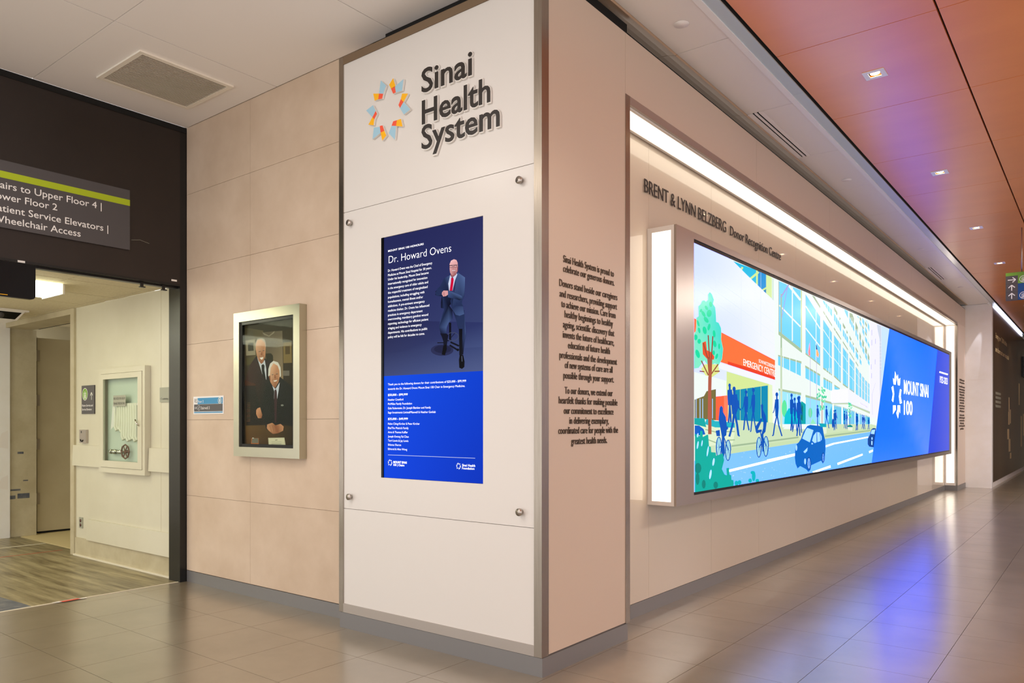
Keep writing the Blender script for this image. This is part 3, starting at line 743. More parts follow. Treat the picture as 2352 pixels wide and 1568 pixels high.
star = [g_((730, 1100), (768, 1215), (745, 1405), (698, 1395), (685, 1255), (718, 1290)), g_((795, 1170), (808, 1290), (852, 1248), (840, 1422), (795, 1412), (772, 1240)),
        e_((502, 752), (514, 741), (521, 797), (514, 855), (504, 842), (511, 797)), e_((561, 763), (571, 768), (566, 815), (574, 860), (560, 866), (553, 815)),
        e_((512, 876), (531, 876), (533, 905), (524, 918), (512, 938)), e_((543, 876), (562, 876), (562, 932), (555, 912), (547, 968), (535, 930), (543, 905))]
for s_ in star: A.poly(s_, SW)
A.line(*e_((834, 645), (892, 663)), 3.2, SW)
A.build('display', M_led_wall, vw, label='bright display with a drawn street scene and blue panels')
FX = XP(XR-.008)
def vtext(s, pl, pr, cap_px, weight=0., parent=vw, m=None, pr1=None, big=False):
    (a0, b0) = onX(pl, XR-.008); a1 = onX(pr, XR-.008)[0]; b1 = onX((pl[0], pl[1]-cap_px), XR-.008)[1]
    off = A.base+A.top*A.step+.0006
    if pr1: 
        bb = onX(pr, XR-.008)[1]; cc = onX((pr[0], pr[1]-pr1), XR-.008)[1]-bb
        letters(s, FX, a0, a1, b0, b1-b0, m or M_wemit, parent, 0, off, weight, axis=1, b1=bb, cap1=cc)
    elif big: letters(s, FX, a0, a1, b0, b1-b0, m or M_wemit, parent, 0, off, weight, axis=1)
    else: text('lettering', s, FX, a0, a1, b0, b1-b0, m or M_wemit, parent, off=off, weight=weight)
vtext('EMERGENCY CENTRE', a_((543, 1300))[0], a_((866, 1420))[0], 14.5, .0, pr1=15.5)
vtext('SCHWARTZ/REISMAN', a_((697, 1272))[0], a_((864, 1337))[0], 7.5, .0, pr1=8)
vtext('MOUNT SINAI', e_((586, 795))[0], e_((757, 800))[0], 31, .02, big=True)
vtext('100', e_((586, 938))[0], e_((646, 938))[0], 31, .025, big=True)
vtext('1923-2023', e_((835, 718))[0], e_((890, 722))[0], 15, .015)
M_pur = lamp_mat('screen_purple', (96, 84, 170), 1.0)
vtext('Mount Sinai Hospital', d_((1198, 600))[0], d_((1290, 650))[0], 3.5, .0, m=M_pur, pr1=3.5)

# ================================================================== PORTRAIT SCREEN ON THE PILLAR
ks = empty('portrait_screen', (-2.963, YF, sz0), 'tall blue portrait screen honouring a doctor, set into the white pillar', 'screen')
boxes('screen_surround', [(sx0+.001, sx0+.018, YF+.004, YF+.0198, sz0+.001, sz1-.001), (sx0+.018, sx1-.001, YF+.012, YF+.0198, sz0+.001, sz1-.001)], M_blackm, ks)
KY = YF+.012
K = Art(YP(KY), lambda p: onY(p, KY), (sx0+.018, sx1-.001, sz0+.001, sz1-.001))
KO, KS_ = (850, 480), 3.9214
k_ = lambda *p: Z(KO, KS_, p)
K.poly([(870, 480), (1112, 480), (1112, 870), (870, 870)], None, cols=[(34, 36, 84), (42, 44, 92), (62, 74, 120), (50, 58, 106)])
K.poly(k_((100, 1000), (1030, 1020), (1030, 1300), (100, 1330)), None, cols=[(36, 36, 74), (46, 54, 104), (70, 84, 132), (44, 50, 92)])
K.poly(k_((100, 1300), (1030, 1240), (1030, 1480), (100, 1520)), None, cols=[(44, 50, 92), (60, 72, 120), (80, 92, 138), (62, 72, 118)])
K.ell(k_((650, 1270))[0], 26, 13, (40, 44, 82), 20); K.ell(k_((655, 1262))[0], 20, 9, (30, 33, 66), 18)
K.poly([onp for onp in k_((100, 1506), (1030, 1456), (1030, 1568), (100, 1568))]+[(1112, 1120), (870, 1105)], None,
       cols=[(0, 74, 232), (0, 62, 208), (0, 62, 208), (0, 74, 228), (0, 52, 190), (0, 70, 228)])
K.poly([*k_((100, 1506), (1030, 1456)), (1112, 1120), (870, 1105)], None, cols=[(0, 76, 236), (0, 62, 208), (0, 50, 190), (0, 68, 228)])
m_ = lambda *p: Z((960, 580), 5.6, p)
SU, SU2, SU3 = (70, 90, 136), (38, 50, 88), (16, 18, 36)
# stool
for p, q, w in (((415, 900), (415, 1130), 5), ((250, 1160), (350, 1158), 2), ((420, 1150), (530, 1200), 4), ((410, 1190), (510, 1250), 4), ((330, 1120), (400, 1135), 2), ((430, 1090), (480, 1030), 1.2)):
    K.line(*m_(p, q), w, (14, 15, 28))
K.ring(m_((450, 1080))[0], 14, 10, 1.2, (70, 78, 100)); K.ell(m_((515, 1250))[0], 3, 3, (8, 8, 14))
# legs
K.poly(m_((330, 760), (400, 670), (450, 740), (450, 850), (400, 900), (375, 960), (365, 1050), (300, 1050), (275, 960), (290, 880)), None,
       cols=[SU2, SU3, SU3, SU2, SU, SU, SU2, SU3, SU2, SU])
K.poly(m_((290, 1040), (370, 1040), (395, 1060), (380, 1160), (365, 1250), (340, 1300), (330, 1140), (310, 1080)), SU3)
K.poly(m_((330, 1200), (370, 1180), (375, 1240), (350, 1320), (310, 1310), (320, 1260)), (8, 8, 14))
K.poly(m_((450, 740), (600, 740), (612, 960), (620, 1060), (600, 1180), (585, 1310), (535, 1320), (530, 1000), (490, 860)), None,
       cols=[SU3, SU2, SU, SU2, SU2, SU3, SU3, SU3, SU2])
K.poly(m_((532, 980), (575, 980), (570, 1320), (536, 1320)), (12, 13, 24))
K.poly(m_((540, 1320), (585, 1315), (603, 1400), (600, 1470), (570, 1495), (535, 1480), (530, 1380)), (6, 6, 12)); K.line(*m_((568, 1330), (572, 1400)), .8, (120, 130, 160))
# jacket
K.poly(m_((420, 290), (340, 330), (290, 430), (230, 500), (228, 545), (260, 560), (310, 560), (300, 640), (300, 712), (340, 720), (330, 790), (400, 690), (440, 650)), None,
       cols=[SU, SU2, SU2, SU3, SU3, SU2, SU3, SU3, SU3, SU2, SU2, SU3, SU3])
K.poly(m_((515, 255), (610, 320), (608, 420), (600, 560), (570, 630), (600, 790), (540, 812), (490, 800), (440, 720), (420, 620), (470, 500), (480, 350)), None,
       cols=[SU, (86, 108, 156), SU, SU2, SU2, SU, SU, (60, 78, 122), SU2, SU2, SU3, SU])
K.poly(m_((260, 455), (330, 480), (320, 545), (240, 555), (228, 520)), SU2); K.poly(m_((390, 490), (480, 510), (570, 560), (575, 600), (540, 612), (390, 575)), None, cols=[SU, SU2, SU, SU2, SU3, (52, 70, 116)])
K.poly(m_((490, 640), (560, 650), (590, 690), (500, 690)), SU2)
# shirt, tie, head, hands
K.poly(m_((420, 290), (445, 330), (500, 265), (512, 280), (480, 360), (450, 490), (405, 490), (395, 400)), (206, 214, 236)); K.poly(m_((432, 325), (460, 322), (466, 350), (448, 490), (412, 490), (428, 380)), (206, 18, 60))
SKN, SKD = (222, 160, 160), (160, 96, 100)
K.poly(m_((425, 240), (500, 240), (500, 280), (465, 310), (440, 320), (425, 290)), SKD)
K.poly(m_((468, 86), (500, 96), (516, 130), (518, 200), (512, 250), (480, 285), (445, 290), (420, 262), (414, 220), (412, 150), (430, 105)), None,
       cols=[(246, 190, 192), (240, 180, 180), SKN, SKN, SKD, SKD, (210, 150, 150), SKN, SKN, (240, 182, 182), (250, 200, 200)])
K.poly(m_((508, 190), (520, 180), (518, 240), (508, 250)), SKD)
for c in ((432, 182), (488, 178)): K.ring(m_(c)[0], 4.4, 3, .8, (40, 34, 50), 12)
K.line(*m_((410, 166), (516, 160)), 1, (40, 34, 50)); K.line(*m_((444, 232), (486, 230)), 1.2, (236, 222, 226)); K.line(*m_((462, 185), (458, 215)), .9, SKD)
K.poly(m_((315, 510), (335, 488), (390, 490), (392, 540), (365, 560), (330, 565), (312, 535)), SKN)
for y in (505, 520, 535): K.line(*m_((330, y), (350, y+22)), .8, SKD)
K.build('display', M_emi, ks, label='navy and royal blue display with a seated man in a suit')
KT = YP(KY)
def ktext(s, pl, xr, cap_px, weight=0., name='lettering'):
    a0, b0 = onY(pl, KY); a1 = onY((xr, pl[1]), KY)[0]; b1 = onY((pl[0], pl[1]-cap_px), KY)[1]
    return text(name, s, KT, a0, a1, b0, b1-b0, M_wemit, ks, off=K.base+K.top*K.step+.0004, weight=weight)
def kl(s, x, y, xr, cap, weight=0.): (p,) = k_((x, y)); ktext(s, p, k_((xr, 0))[0][0], cap, weight)
kl('MOUNT SINAI 100 HONOURS', 168, 388, 488, 4.2, .01); kl('Dr. Howard Ovens', 174, 490, 736, 16.5, -.012)
for s, y, xr in (('Dr. Howard Ovens was the Chief of Emergency', 567, 565), ('Medicine at Mount Sinai Hospital for 30 years.', 607, 560), ('Under his leadership, Mount Sinai became', 645, 533), ('internationally recognized for innovation', 685, 521),
                 ('in the emergency care of older adults and', 725, 528), ('the respectful treatment of marginalized', 765, 523), ('populations, including struggling with', 806, 495), ('homelessness, mental illness and/or', 846, 482),
                 ('addictions. A pre-eminent emergency', 886, 497), ('medicine thinker, Dr. Ovens has influenced', 926, 538), ('practices in emergency department', 966, 478), ('overcrowding, mandatory gunshot wound', 1004, 529),
                 ('reporting, technology for efficient patient', 1044, 530), ('triaging and violence in emergency', 1084, 469), ('departments. His contributions to public', 1124, 522), ('policy will be felt for decades to come.', 1164, 497)):
    kl(s, 167, y, xr, 5.2, -.003)
KO2, KS2 = (850, 840), 5.407
def kl2(s, y, xr, cap, weight=0., x=230): (p,) = Z(KO2, KS2, [(x, y)]); ktext(s, p, KO2[0]+xr/KS2, cap, weight)
for s, y, xr, w in (('Thank you to the following donors for their contributions of $25,000 - $99,999', 243, 1200, 0), ('towards the Dr. Howard Ovens Mount Sinai 100 Chair in Emergency Medicine.', 299, 1185, 0), ('$50,000 - $99,999', 374, 475, .03),
                    ('Heather Crawford', 433, 420, 0), ('McMillan Family Foundation', 485, 528, 0), ('Gale Rubenstein, Dr. Joseph Blankier and Family', 538, 762, 0), ('Sage Investments Limited/Maxwell & Heather Gotlieb', 591, 822, 0),
                    ('$25,000 - $49,999', 670, 477, .03), ('Helen Ching-Kircher & Peter Kircher', 730, 624, 0), ('Elte/The Metrick Family', 783, 485, 0), ('Anna & Thomas Koffler', 834, 476, 0), ('Joseph Kwong Fai Chan', 887, 487, 0),
                    ('Terri Lewis & Jay Lewis', 938, 483, 0), ('Shlomo Sharon', 990, 392, 0), ('Edmond & Alice Wong', 1042, 467, 0)):
    kl2(s, y, xr, 4.6, w*.5-.003)
kl2('MOUNT SINAI', 1206, 463, 4.8, .03, 297); kl2('100 | Chairs', 1240, 433, 4.6, .02, 297); kl2('Sinai Health', 1246, 1313, 5.4, .01, 1150); kl2('Foundation', 1282, 1303, 5.2, .01, 1150)
K2 = Art(KT, lambda p: onY(p, KY), (sx0+.018, sx1-.001, sz0+.001, sz1-.001)); K2.base = K.base+K.top*K.step+.0003
K2.line(*Z(KO2, KS2, [(230, 1104), (1312, 1146)]), .9, (225, 230, 250))
scx, scy = 2058.5, 906.5
for cx_, cy_, r in ((257, 1200, 30), (1107, 1243, 31)):
    for s_ in star:
        K2.poly([(KO2[0]+(cx_+(p[0]-scx)/12*r)/KS2, KO2[1]+(cy_+(p[1]-scy)/53*r*1.35)/KS2) for p in s_], (245, 248, 255))
K2.build('logo_print', M_emi, ks)

# ================================================================== SINAI HEALTH SYSTEM LETTERING AND EMBLEM
PY = YF+.006
s6 = lambda *p: Z((780, 0), 3.016, p)
em = empty('star_emblem', (-3.30, YF, 2.70), 'star-shaped ring emblem of blue, amber and red acrylic pieces on the pillar top', 'emblem')
rays = [((((285, 556), (322, 592), (302, 649), (273, 648)), 'b'), (((273, 648), (302, 649), (295, 683), (267, 688)), 'r'), (((233, 648), (273, 648), (267, 688), (243, 697)), 'y')),
        ((((371, 541), (387, 598), (356, 614), (343, 586)), 'y'), (((356, 614), (382, 598), (389, 640), (371, 649)), 'r'), (((385, 598), (443, 547), (433, 628), (389, 640)), 'b')),
        ((((433, 648), (474, 648), (443, 706), (424, 686)), 'y'), (((424, 686), (443, 706), (418, 748), (408, 727)), 'r'), (((443, 706), (490, 757), (445, 793), (418, 748)), 'b')),
        ((((184, 765), (231, 728), (250, 768), (227, 811)), 'b'), (((250, 768), (259, 788), (240, 826), (227, 811)), 'r'), (((227, 811), (240, 826), (236, 867), (199, 863)), 'y')),
        ((((371, 840), (397, 832), (391, 872), (360, 871)), 'r'), (((397, 832), (425, 823), (436, 876), (391, 872)), 'y'), (((360, 871), (391, 872), (383, 968), (340, 922)), 'b')),
        ((((237, 884), (278, 877), (284, 919), (228, 965)), 'b'), (((278, 872), (297, 868), (310, 905), (284, 919)), 'r'), (((284, 919), (310, 905), (324, 938), (296, 974)), 'y'))]
CM = {'b': 1, 'r': 2, 'y': 3}
for r in rays:
    v, f, fm = [], [], []
    for pts, cc in r:
        P = [onY(p, YF-.010) for p in s6(*pts)]
        ar = sum(P[i-1][0]*P[i][1]-P[i][0]*P[i-1][1] for i in range(len(P)))
        if ar < 0: P = P[::-1]
        n = len(v); k = len(P)
        v += [(x, YF-.010, z) for x, z in P]+[(x, PY-.002, z) for x, z in P]
        f.append(tuple(range(n, n+k))); fm.append(CM[cc]); f.append(tuple(range(n+2*k-1, n+k-1, -1))); fm.append(0)
        for i in range(k):
            j = (i+1) % k; f.append((n+i, n+k+i, n+k+j, n+j)); fm.append(0)
    mk('ray', v, f, [M_rim, M_sblue, M_sred, M_syel], em, fm=fm)
sg = empty('wall_lettering', (-2.75, YF, 2.6), 'raised black letters reading Sinai Health System on the white pillar', 'sign')
FY = YP(PY)
for s, pl, pr, in (('Sinai', (557, 640), (907, 0)), ('Health', (560, 856), (1033, 0)), ('System', (557, 1032), (1098, 0))):
    (a, b) = s6(pl, pr); a0, z0 = onY(a, YF-.02); a1 = onY((b[0], 300), YF-.02)[0]
    cap = .128
    letters(s, FY, a0, a1, z0, cap, M_letter, sg, .003, .0125, .012)
    v, f = text_geo(s, FY, a0-.003, a1+.003, z0-.003, cap+.006, .010, .002, .028)
    mk('letter_backing', v, f, M_rim, sg, label='white acrylic backing')

# ================================================================== DONOR PARAGRAPH ON THE SIDE PANEL
LINES = [('Sinai Health System is proud to', 206, 132, 577), ('celebrate our generous donors.', 205, 203, 580), ('Donors stand beside our caregivers', 177, 308, 602), ('and researchers, providing support', 179, 386, 600),
         ('to achieve our mission. Care from', 191, 462, 589), ('healthy beginnings to healthy', 216, 539, 570), ('ageing, scientific discovery that', 204, 613, 580), ('invents the future of healthcare,', 203, 688, 578),
         ('education of future health', 241, 767, 548), ('professionals and the development', 178, 838, 600), ('of new systems of care are all', 218, 912, 567), ('possible through your support.', 207, 988, 577),
         ('To our donors, we extend our', 217, 1100, 568), ('heartfelt thanks for making possible', 173, 1172, 603), ('our commitment to excellence', 210, 1248, 574), ('in delivering exemplary,', 251, 1322, 539),
         ('coordinated care for people with the', 170, 1396, 607), ('greatest health needs.', 264, 1473, 527)]
pt = empty('wall_lettering', (XR, 3.48, 1.1), 'raised bronze paragraph thanking donors on the narrow side of the pillar', 'sign')
pt2 = empty('wall_lettering', (XR, 16.9, 1.1), 'tiny dark paragraph on the narrow panel past the far end of the video wall', 'sign')
for s, xl, y, xr in LINES:
    (p, r) = Z((1230, 560), 3.2, [(xl, y), (xr, y)])
    a0, z0 = onX(p, XR); a1 = onX(r, XR)[0]
    text('text_line', s, XP(XR-.003), a0, a1, z0, .036, M_bronze, pt, depth=.003, off=.0008, weight=.0)
    text('text_line', s, XP(XR-.003), 16.93+(a0-3.487)*1.25, 16.93+(a1-3.487)*1.25, z0, .036, M_bronze, pt2, depth=.003, off=.001, weight=.0)

# name above the video wall
nm = empty('wall_lettering', (XB+.01, 5.8, 2.74), 'raised dark letters naming the donor recognition centre above the video wall', 'sign')
XT = XB+.018
def bpt(x, y): return onX(Z((1420, 200), 3.267, [(x, y)])[0], XT)
(a0, z0), (a1, z1) = bpt(205, 788), bpt(817, 1088)
zb = (z0+z1)/2
letters('BRENT & LYNN BELZBERG', XP(XB), a0, a1, zb, .088, M_letter, nm, .004, .008, -.004, axis=1)
(a0, z0), (a1, z1) = bpt(848, 1112), bpt(1227, 1294)
letters('Donor Recognition Centre', XP(XB), a0, a1, zb, .074, M_letter, nm, .004, .008, .0, axis=1)

# ================================================================== CEILINGS
cl = mk('ceiling', boxv((-5.78, -1.70, -3.4, 26, ZC+.03, ZC+.07)), BF, M_gap, kind='structure')
xj = [-5.76, -4.556, -3.356, -2.150]; yj = [-2.735, -1.535, -.335, .865, 2.065, 3.168]
for x0, x1 in zip(xj, xj[1:]):
    for y0, y1 in zip(yj, yj[1:]):
        if x1 > -2.2 and y1 > 3: y1 = 3.145
        box('ceiling_panel', (x0+.003, x1-.003, y0+.003, y1-.001, ZC, ZC+.02), M_ceil, cl)
# narrow soffit beside the corridor
sj = [-2.745, -1.545, -.345, .855, 2.055, 3.255, 4.455]
while sj[-1] < 17.0: sj.append(sj[-1]+1.2)
sj[-1] = 17.39
for k, (y0, y1) in enumerate(zip(sj, sj[1:])):
    slot = abs(y0-5.655) < .02 or abs(y0-12.855) < .02
    box('soffit_panel', ((-2.030 if slot else -2.148), -1.807, y0+.003, y1-.003, ZC-.001, ZC+.02), M_soff, cl)
    if y0 > 3.2:
        v, f = [], []
        prof = [(-2.150, ZC-.002), (-2.160, ZC-.006), (-2.180, ZC), (-2.21, ZC+.009), (-2.25, ZC+.016), (-2.285, ZC+.019)]
        for y in (y0+.002, y1-.002): v += [(x, y, z) for x, z in prof]
        n = len(prof); f = [(i, i+1, n+i+1, n+i) for i in range(n-1)]
        v += [(x, y, ZC+.027) for y in (y0+.002, y1-.002) for x in (-2.150, -2.285)]
        f += [(2*n, 2*n+1, 2*n+3, 2*n+2), (0, 2*n, 2*n+2, n), (n-1, 2*n-1, 2*n+3, 2*n+1), tuple(range(n-1, -1, -1))+(2*n, 2*n+1), tuple(range(n, 2*n))+(2*n+3, 2*n+2)]
        mk('cove_strip', v, f, M_cove, cl, smooth=False)
box('trim_2', (-2.55, -2.20, 3.95, 17.38, 3.515, 3.53), M_gap, kind='structure')
# lip and downward facing metal band
lip = mk('trim_3', boxv((-1.805, -1.766, -3, 26, ZC-.006, ZC+.02)), BF, M_lip, kind='structure')
bd = mk('trim_4', boxv((-1.765, -1.690, -3, 26, ZC+.008, ZC+.03)), BF, M_gap, kind='structure')
fj = [-1.8]
while fj[-1] < 25: fj.append(fj[-1]+2.44)
for y0, y1 in zip(fj, fj[1:]): box('band_segment', (-1.765, -1.690, y0+.0015, y1-.0015, ZC, ZC+.008), M_band, bd)
# cherry veneer corridor ceiling
ZO = 3.62
co = mk('ceiling', boxv((-1.69, 3.2, -3, 26, ZO+.02, ZO+.06)), BF, M_gap, kind='structure')
DL = [(-1.233, 5.573+2.557*k) for k in range(-3, 8)]
oy = [4.924-1.2845*6+1.2845*k for k in range(0, 23)]
for y0, y1 in zip(oy, oy[1:]):
    hit = [d for d in DL if y0 < d[1] < y1]
    x0, x1 = -1.676, -.764
    if hit:
        dx, dy = hit[0]; h = .052
        boxes('veneer_panel', [(x0, dx-h, y0+.003, y1-.003, ZO, ZO+.018), (dx+h, x1, y0+.003, y1-.003, ZO, ZO+.018),
                               (dx-h, dx+h, y0+.003, dy-h, ZO, ZO+.018), (dx-h, dx+h, dy+h, y1-.003, ZO, ZO+.018)], M_orange, co)
    else:
        box('veneer_panel', (x0, x1, y0+.003, y1-.003, ZO, ZO+.018), M_orange, co)
    box('veneer_panel', (-.752, 1.2, y0+.003, y1-.003, ZO, ZO+.018), M_orange, co)
    box('veneer_panel', (1.206, 3.2, y0+.003, y1-.003, ZO, ZO+.018), M_orange, co)

ordn = ['nearest', 'second', 'third', 'fourth', 'fifth', 'sixth', 'seventh']
vis = 0
for dx, dy in DL:
    if dy < 5: lab = None
    w = 'square recessed downlight in the veneer ceiling, '
    if dy > 5 and vis < 7: w += ordn[vis]+' from the camera in its row'; vis += 1
    else: w = 'recessed downlight overhead, '+{-3: 'farthest behind the camera', -2: 'just ahead of the pillar face, out of view', -1: 'beside the narrow pillar side, out of view'}.get(round((dy-5.573)/2.557), 'out of view, beside the video wall end')
    e = empty('downlight', (dx, dy, ZO-.004), w, 'light', group='downlights in the veneer ceiling')
    o, i = .068, .036
    boxes('trim_frame', [(dx-o, dx+o, dy-o, dy-i, ZO-.004, ZO-.0005), (dx-o, dx+o, dy+i, dy+o, ZO-.004, ZO-.0005), (dx-o, dx-i, dy-i, dy+i, ZO-.004, ZO-.0005), (dx+i, dx+o, dy-i, dy+i, ZO-.004, ZO-.0005)], M_lip, e)
    cyl('lamp', (dx, dy, ZO+.004), (dx, dy, ZO+.012), .030, M_down, e, 20)
    l = bpy.data.lights.new('spot', 'SPOT'); l.energy = 26; l.spot_size = math.radians(100); l.spot_blend = .6; l.color = (1, .84, .66); l.shadow_soft_size = .03
    lo = bpy.data.objects.new('lamp_beam', l); lo.parent = e; lo.location = (0, 0, -.004); COL.objects.link(lo)
# round covers
for k, y in enumerate((4.132, 7.749, 11.447, 15.024)):
    x = -1.965
    e = empty('ceiling_cover', (x, y, ZC-.008), f'round flush cover in the white soffit strip, {ordn[k]} from the camera', 'cover', group='round covers in the soffit')
    cyl('cover_disc', (x, y, ZC-.0042), (x, y, ZC-.0026), .045, M_ceil, e, 32)
    cyl('cover_shadow_ring', (x, y, ZC-.0026), (x, y, ZC-.0012), .041, M_black, e, 32)
# slot diffusers
for k, (y0, y1) in enumerate(((5.662, 6.848), (12.862, 14.048))):
    e = empty('slot_diffuser', (-2.085, (y0+y1)/2, ZC-.003), f'black two-slot air diffuser in the white soffit, the {("nearer", "farther")[k]} one', 'air vent', group='slot diffusers')
    boxes('rail', [(-2.148, -2.112, y0, y1, ZC-.003, ZC+.012), (-2.097, -2.080, y0, y1, ZC-.003, ZC+.012), (-2.064, -2.032, y0, y1, ZC-.003, ZC+.012)], M_ceil, e)
    boxes('slot', [(-2.112, -2.097, y0, y1, ZC+.004, ZC+.012), (-2.080, -2.064, y0, y1, ZC+.004, ZC+.012)], M_gap, e)
# return grille
gx0, gx1, gy0, gy1 = -5.385, -4.775, 2.322, 2.972
e = empty('ceiling_grille', ((gx0+gx1)/2, (gy0+gy1)/2, ZC-.014), 'square white louvred return grille in the panelled ceiling', 'air vent')
w = .03
boxes('grille_frame', [(gx0, gx1, gy0, gy0+w, ZC-.012, ZC-.0005), (gx0, gx1, gy1-w, gy1, ZC-.012, ZC-.0005), (gx0, gx0+w, gy0+w, gy1-w, ZC-.012, ZC-.0005), (gx1-w, gx1, gy0+w, gy1-w, ZC-.012, ZC-.0005)], M_grille, e)
box('grille_back', (gx0+w, gx1-w, gy0+w, gy1-w, ZC-.003, ZC-.001), M_gback, e)
v, f = [], []
ns = 34
for k in range(ns):
    x = gx0+w+(gx1-gx0-2*w)*(k+.2)/ns; n = len(v)
    v += [(x, gy0+w, ZC-.004), (x+.010, gy0+w, ZC-.013), (x+.012, gy0+w, ZC-.012), (x+.002, gy0+w, ZC-.003)]
    v += [(a, gy1-w, c) for a, b, c in v[n:n+4]]
    f += [(n, n+1, n+5, n+4), (n+1, n+2, n+6, n+5), (n+2, n+3, n+7, n+6), (n+3, n, n+4, n+7), (n+3, n+2, n+1, n), (n+4, n+5, n+6, n+7)]
mk('louvre_slat', v, f, M_grille, e, kind='stuff')

# ================================================================== PORTRAIT FRAME AND FLOOR SIGN ON THE TILES
PYF = YT-.06
fx0, fx1, fz0, fz1 = -5.000, -4.222, 1.018, 2.052
pf = empty('framed_portrait', ((fx0+fx1)/2, YT, fz0), 'satin metal framed portrait of two men in dark suits on the beige tiles', 'picture')
fw = .068
def miter(name, a, b, c, d):   # a,b outer front, c,d inner front -> prism to the wall
    v = []
    for (x, z), y in zip((a, b, c, d), (PYF, PYF, PYF, PYF)): v.append((x, y, z))
    v += [(x, YT-.001, z) for x, z in (a, b, c, d)]
    mk(name, v, [(0, 1, 2, 3), (7, 6, 5, 4), (0, 4, 5, 1), (1, 5, 6, 2), (2, 6, 7, 3), (3, 7, 4, 0)], M_bronzeframe, pf)
o1, o2, o3, o4 = (fx0, fz0), (fx1, fz0), (fx1, fz1), (fx0, fz1)
i1, i2, i3, i4 = (fx0+fw, fz0+fw), (fx1-fw, fz0+fw), (fx1-fw, fz1-fw), (fx0+fw, fz1-fw)
miter('frame_rail', o1, o2, i2, i1); miter('frame_rail', o2, o3, i3, i2); miter('frame_rail', o3, o4, i4, i3); miter('frame_rail', o4, o1, i1, i4)
w = .022
boxes('inner_mount', [(i1[0], i1[0]+w, PYF+.012, YT-.002, i1[1], i3[1]), (i2[0]-w, i2[0], PYF+.012, YT-.002, i1[1], i3[1]), (i1[0]+w, i2[0]-w, PYF+.012, YT-.002, i1[1], i1[1]+w), (i1[0]+w, i2[0]-w, PYF+.012, YT-.002, i3[1]-w, i3[1])], M_blackm, pf)
PP = YT-.025
box('photo_board', (i1[0]+w, i2[0]-w, PP, PP+.02, i1[1]+w, i3[1]-w), M_blackm, pf)
R = Art(YP(PP), lambda p: onY(p, PP), (i1[0]+w, i2[0]-w, i1[1]+w, i3[1]-w))
p_ = lambda *p: Z((555, 740), 5.224, p)
R.poly([(540, 700), (700, 700), (700, 1060), (540, 1060)], None, cols=[(60, 52, 36), (52, 46, 36), (48, 36, 18), (60, 40, 16)])
R.poly(p_((30, 60), (260, 100), (240, 420), (30, 520)), None, cols=[(72, 64, 44), (92, 80, 54), (104, 88, 56), (66, 52, 28)])
R.poly(p_((250, 120), (500, 100), (500, 700), (270, 420)), None, cols=[(92, 80, 62), (110, 96, 76), (150, 128, 96), (96, 82, 62)])
R.poly(p_((250, 120), (330, 160), (400, 100), (390, 130), (330, 172), (270, 150)), (140, 126, 104))
R.poly(p_((490, 100), (640, 60), (640, 700), (500, 640)), (56, 46, 30))
R.poly(p_((50, 220), (160, 200), (168, 390), (55, 400)), (150, 138, 112)); R.poly(p_((78, 250), (142, 242), (146, 340), (80, 345)), (62, 56, 42))
R.poly(p_((500, 245), (600, 235), (606, 485), (503, 490)), (128, 106, 62)); R.poly(p_((525, 290), (580, 285), (582, 380), (527, 385)), (86, 68, 38)); R.poly(p_((498, 580), (575, 578), (575, 640), (498, 642)), (112, 104, 92))
R.poly(p_((70, 110), (140, 100), (145, 160), (72, 165)), (80, 72, 54)); R.poly(p_((290, 375), (350, 370), (378, 400), (380, 480), (300, 480)), (44, 38, 18))
R.poly(p_((60, 430), (180, 420), (180, 480), (60, 520)), (84, 74, 40)); R.poly(p_((40, 690), (260, 690), (260, 760), (40, 760)), (76, 40, 24)); R.poly(p_((40, 760), (300, 760), (300, 1230), (60, 1230)), (30, 22, 18))
for k in range(12): R.poly(p_((60+rnd.random()*20, 960+k*20), (105, 958+k*20), (105, 968+k*20), (62, 970+k*20)), (74+k % 3*12, 58, 36))
R.poly(p_((50, 1240), (650, 1220), (650, 1480), (60, 1480)), None, cols=[(104, 74, 34), (46, 34, 20), (40, 28, 16), (88, 56, 24)])
DK, DK2 = (26, 24, 22), (38, 34, 30)
R.poly(p_((180, 400), (110, 500), (60, 640), (60, 700), (170, 740), (180, 900), (180, 1030), (230, 1050), (260, 1150), (300, 1200), (420, 1000), (380, 480), (290, 440)), None, cols=[DK2, (58, 30, 24), (64, 30, 26), (60, 30, 24), (50, 28, 22), DK, DK, DK, DK, DK, DK, DK2, DK2])
R.poly(p_((190, 420), (200, 460), (250, 620), (300, 690), (298, 560), (280, 450), (250, 490)), (206, 208, 214)); R.poly(p_((240, 515), (262, 500), (278, 520), (275, 570), (295, 680), (262, 660), (245, 590)), (28, 26, 22))
SK, SKs, SKh = (206, 146, 106), (150, 92, 60), (232, 180, 142)
R.poly(p_((235, 200), (280, 230), (292, 300), (286, 400), (262, 480), (238, 500), (205, 460), (186, 400), (172, 330), (172, 250), (195, 210)), None, cols=[SKh, SK, SK, SK, SKs, SKs, SK, SK, SK, SKh, SKh])
R.poly(p_((235, 190), (275, 205), (296, 260), (290, 310), (280, 240), (235, 205), (192, 215), (176, 260), (170, 340), (166, 260), (190, 205)), (190, 172, 150))
R.poly(p_((218, 425), (262, 415), (258, 440), (240, 450)), (250, 236, 222)); R.line(*p_((218, 424), (264, 413)), .6, (120, 60, 44)); R.line(*p_((205, 352), (232, 348)), 1, (70, 44, 34)); R.line(*p_((255, 342), (276, 338)), 1, (70, 44, 34)); R.line(*p_((246, 350), (250, 395)), .8, SKs)
R.poly(p_((380, 690), (300, 760), (270, 900), (250, 1080), (300, 1290), (380, 1230), (500, 1230), (620, 1250), (640, 1000), (600, 760), (470, 660)), DK)
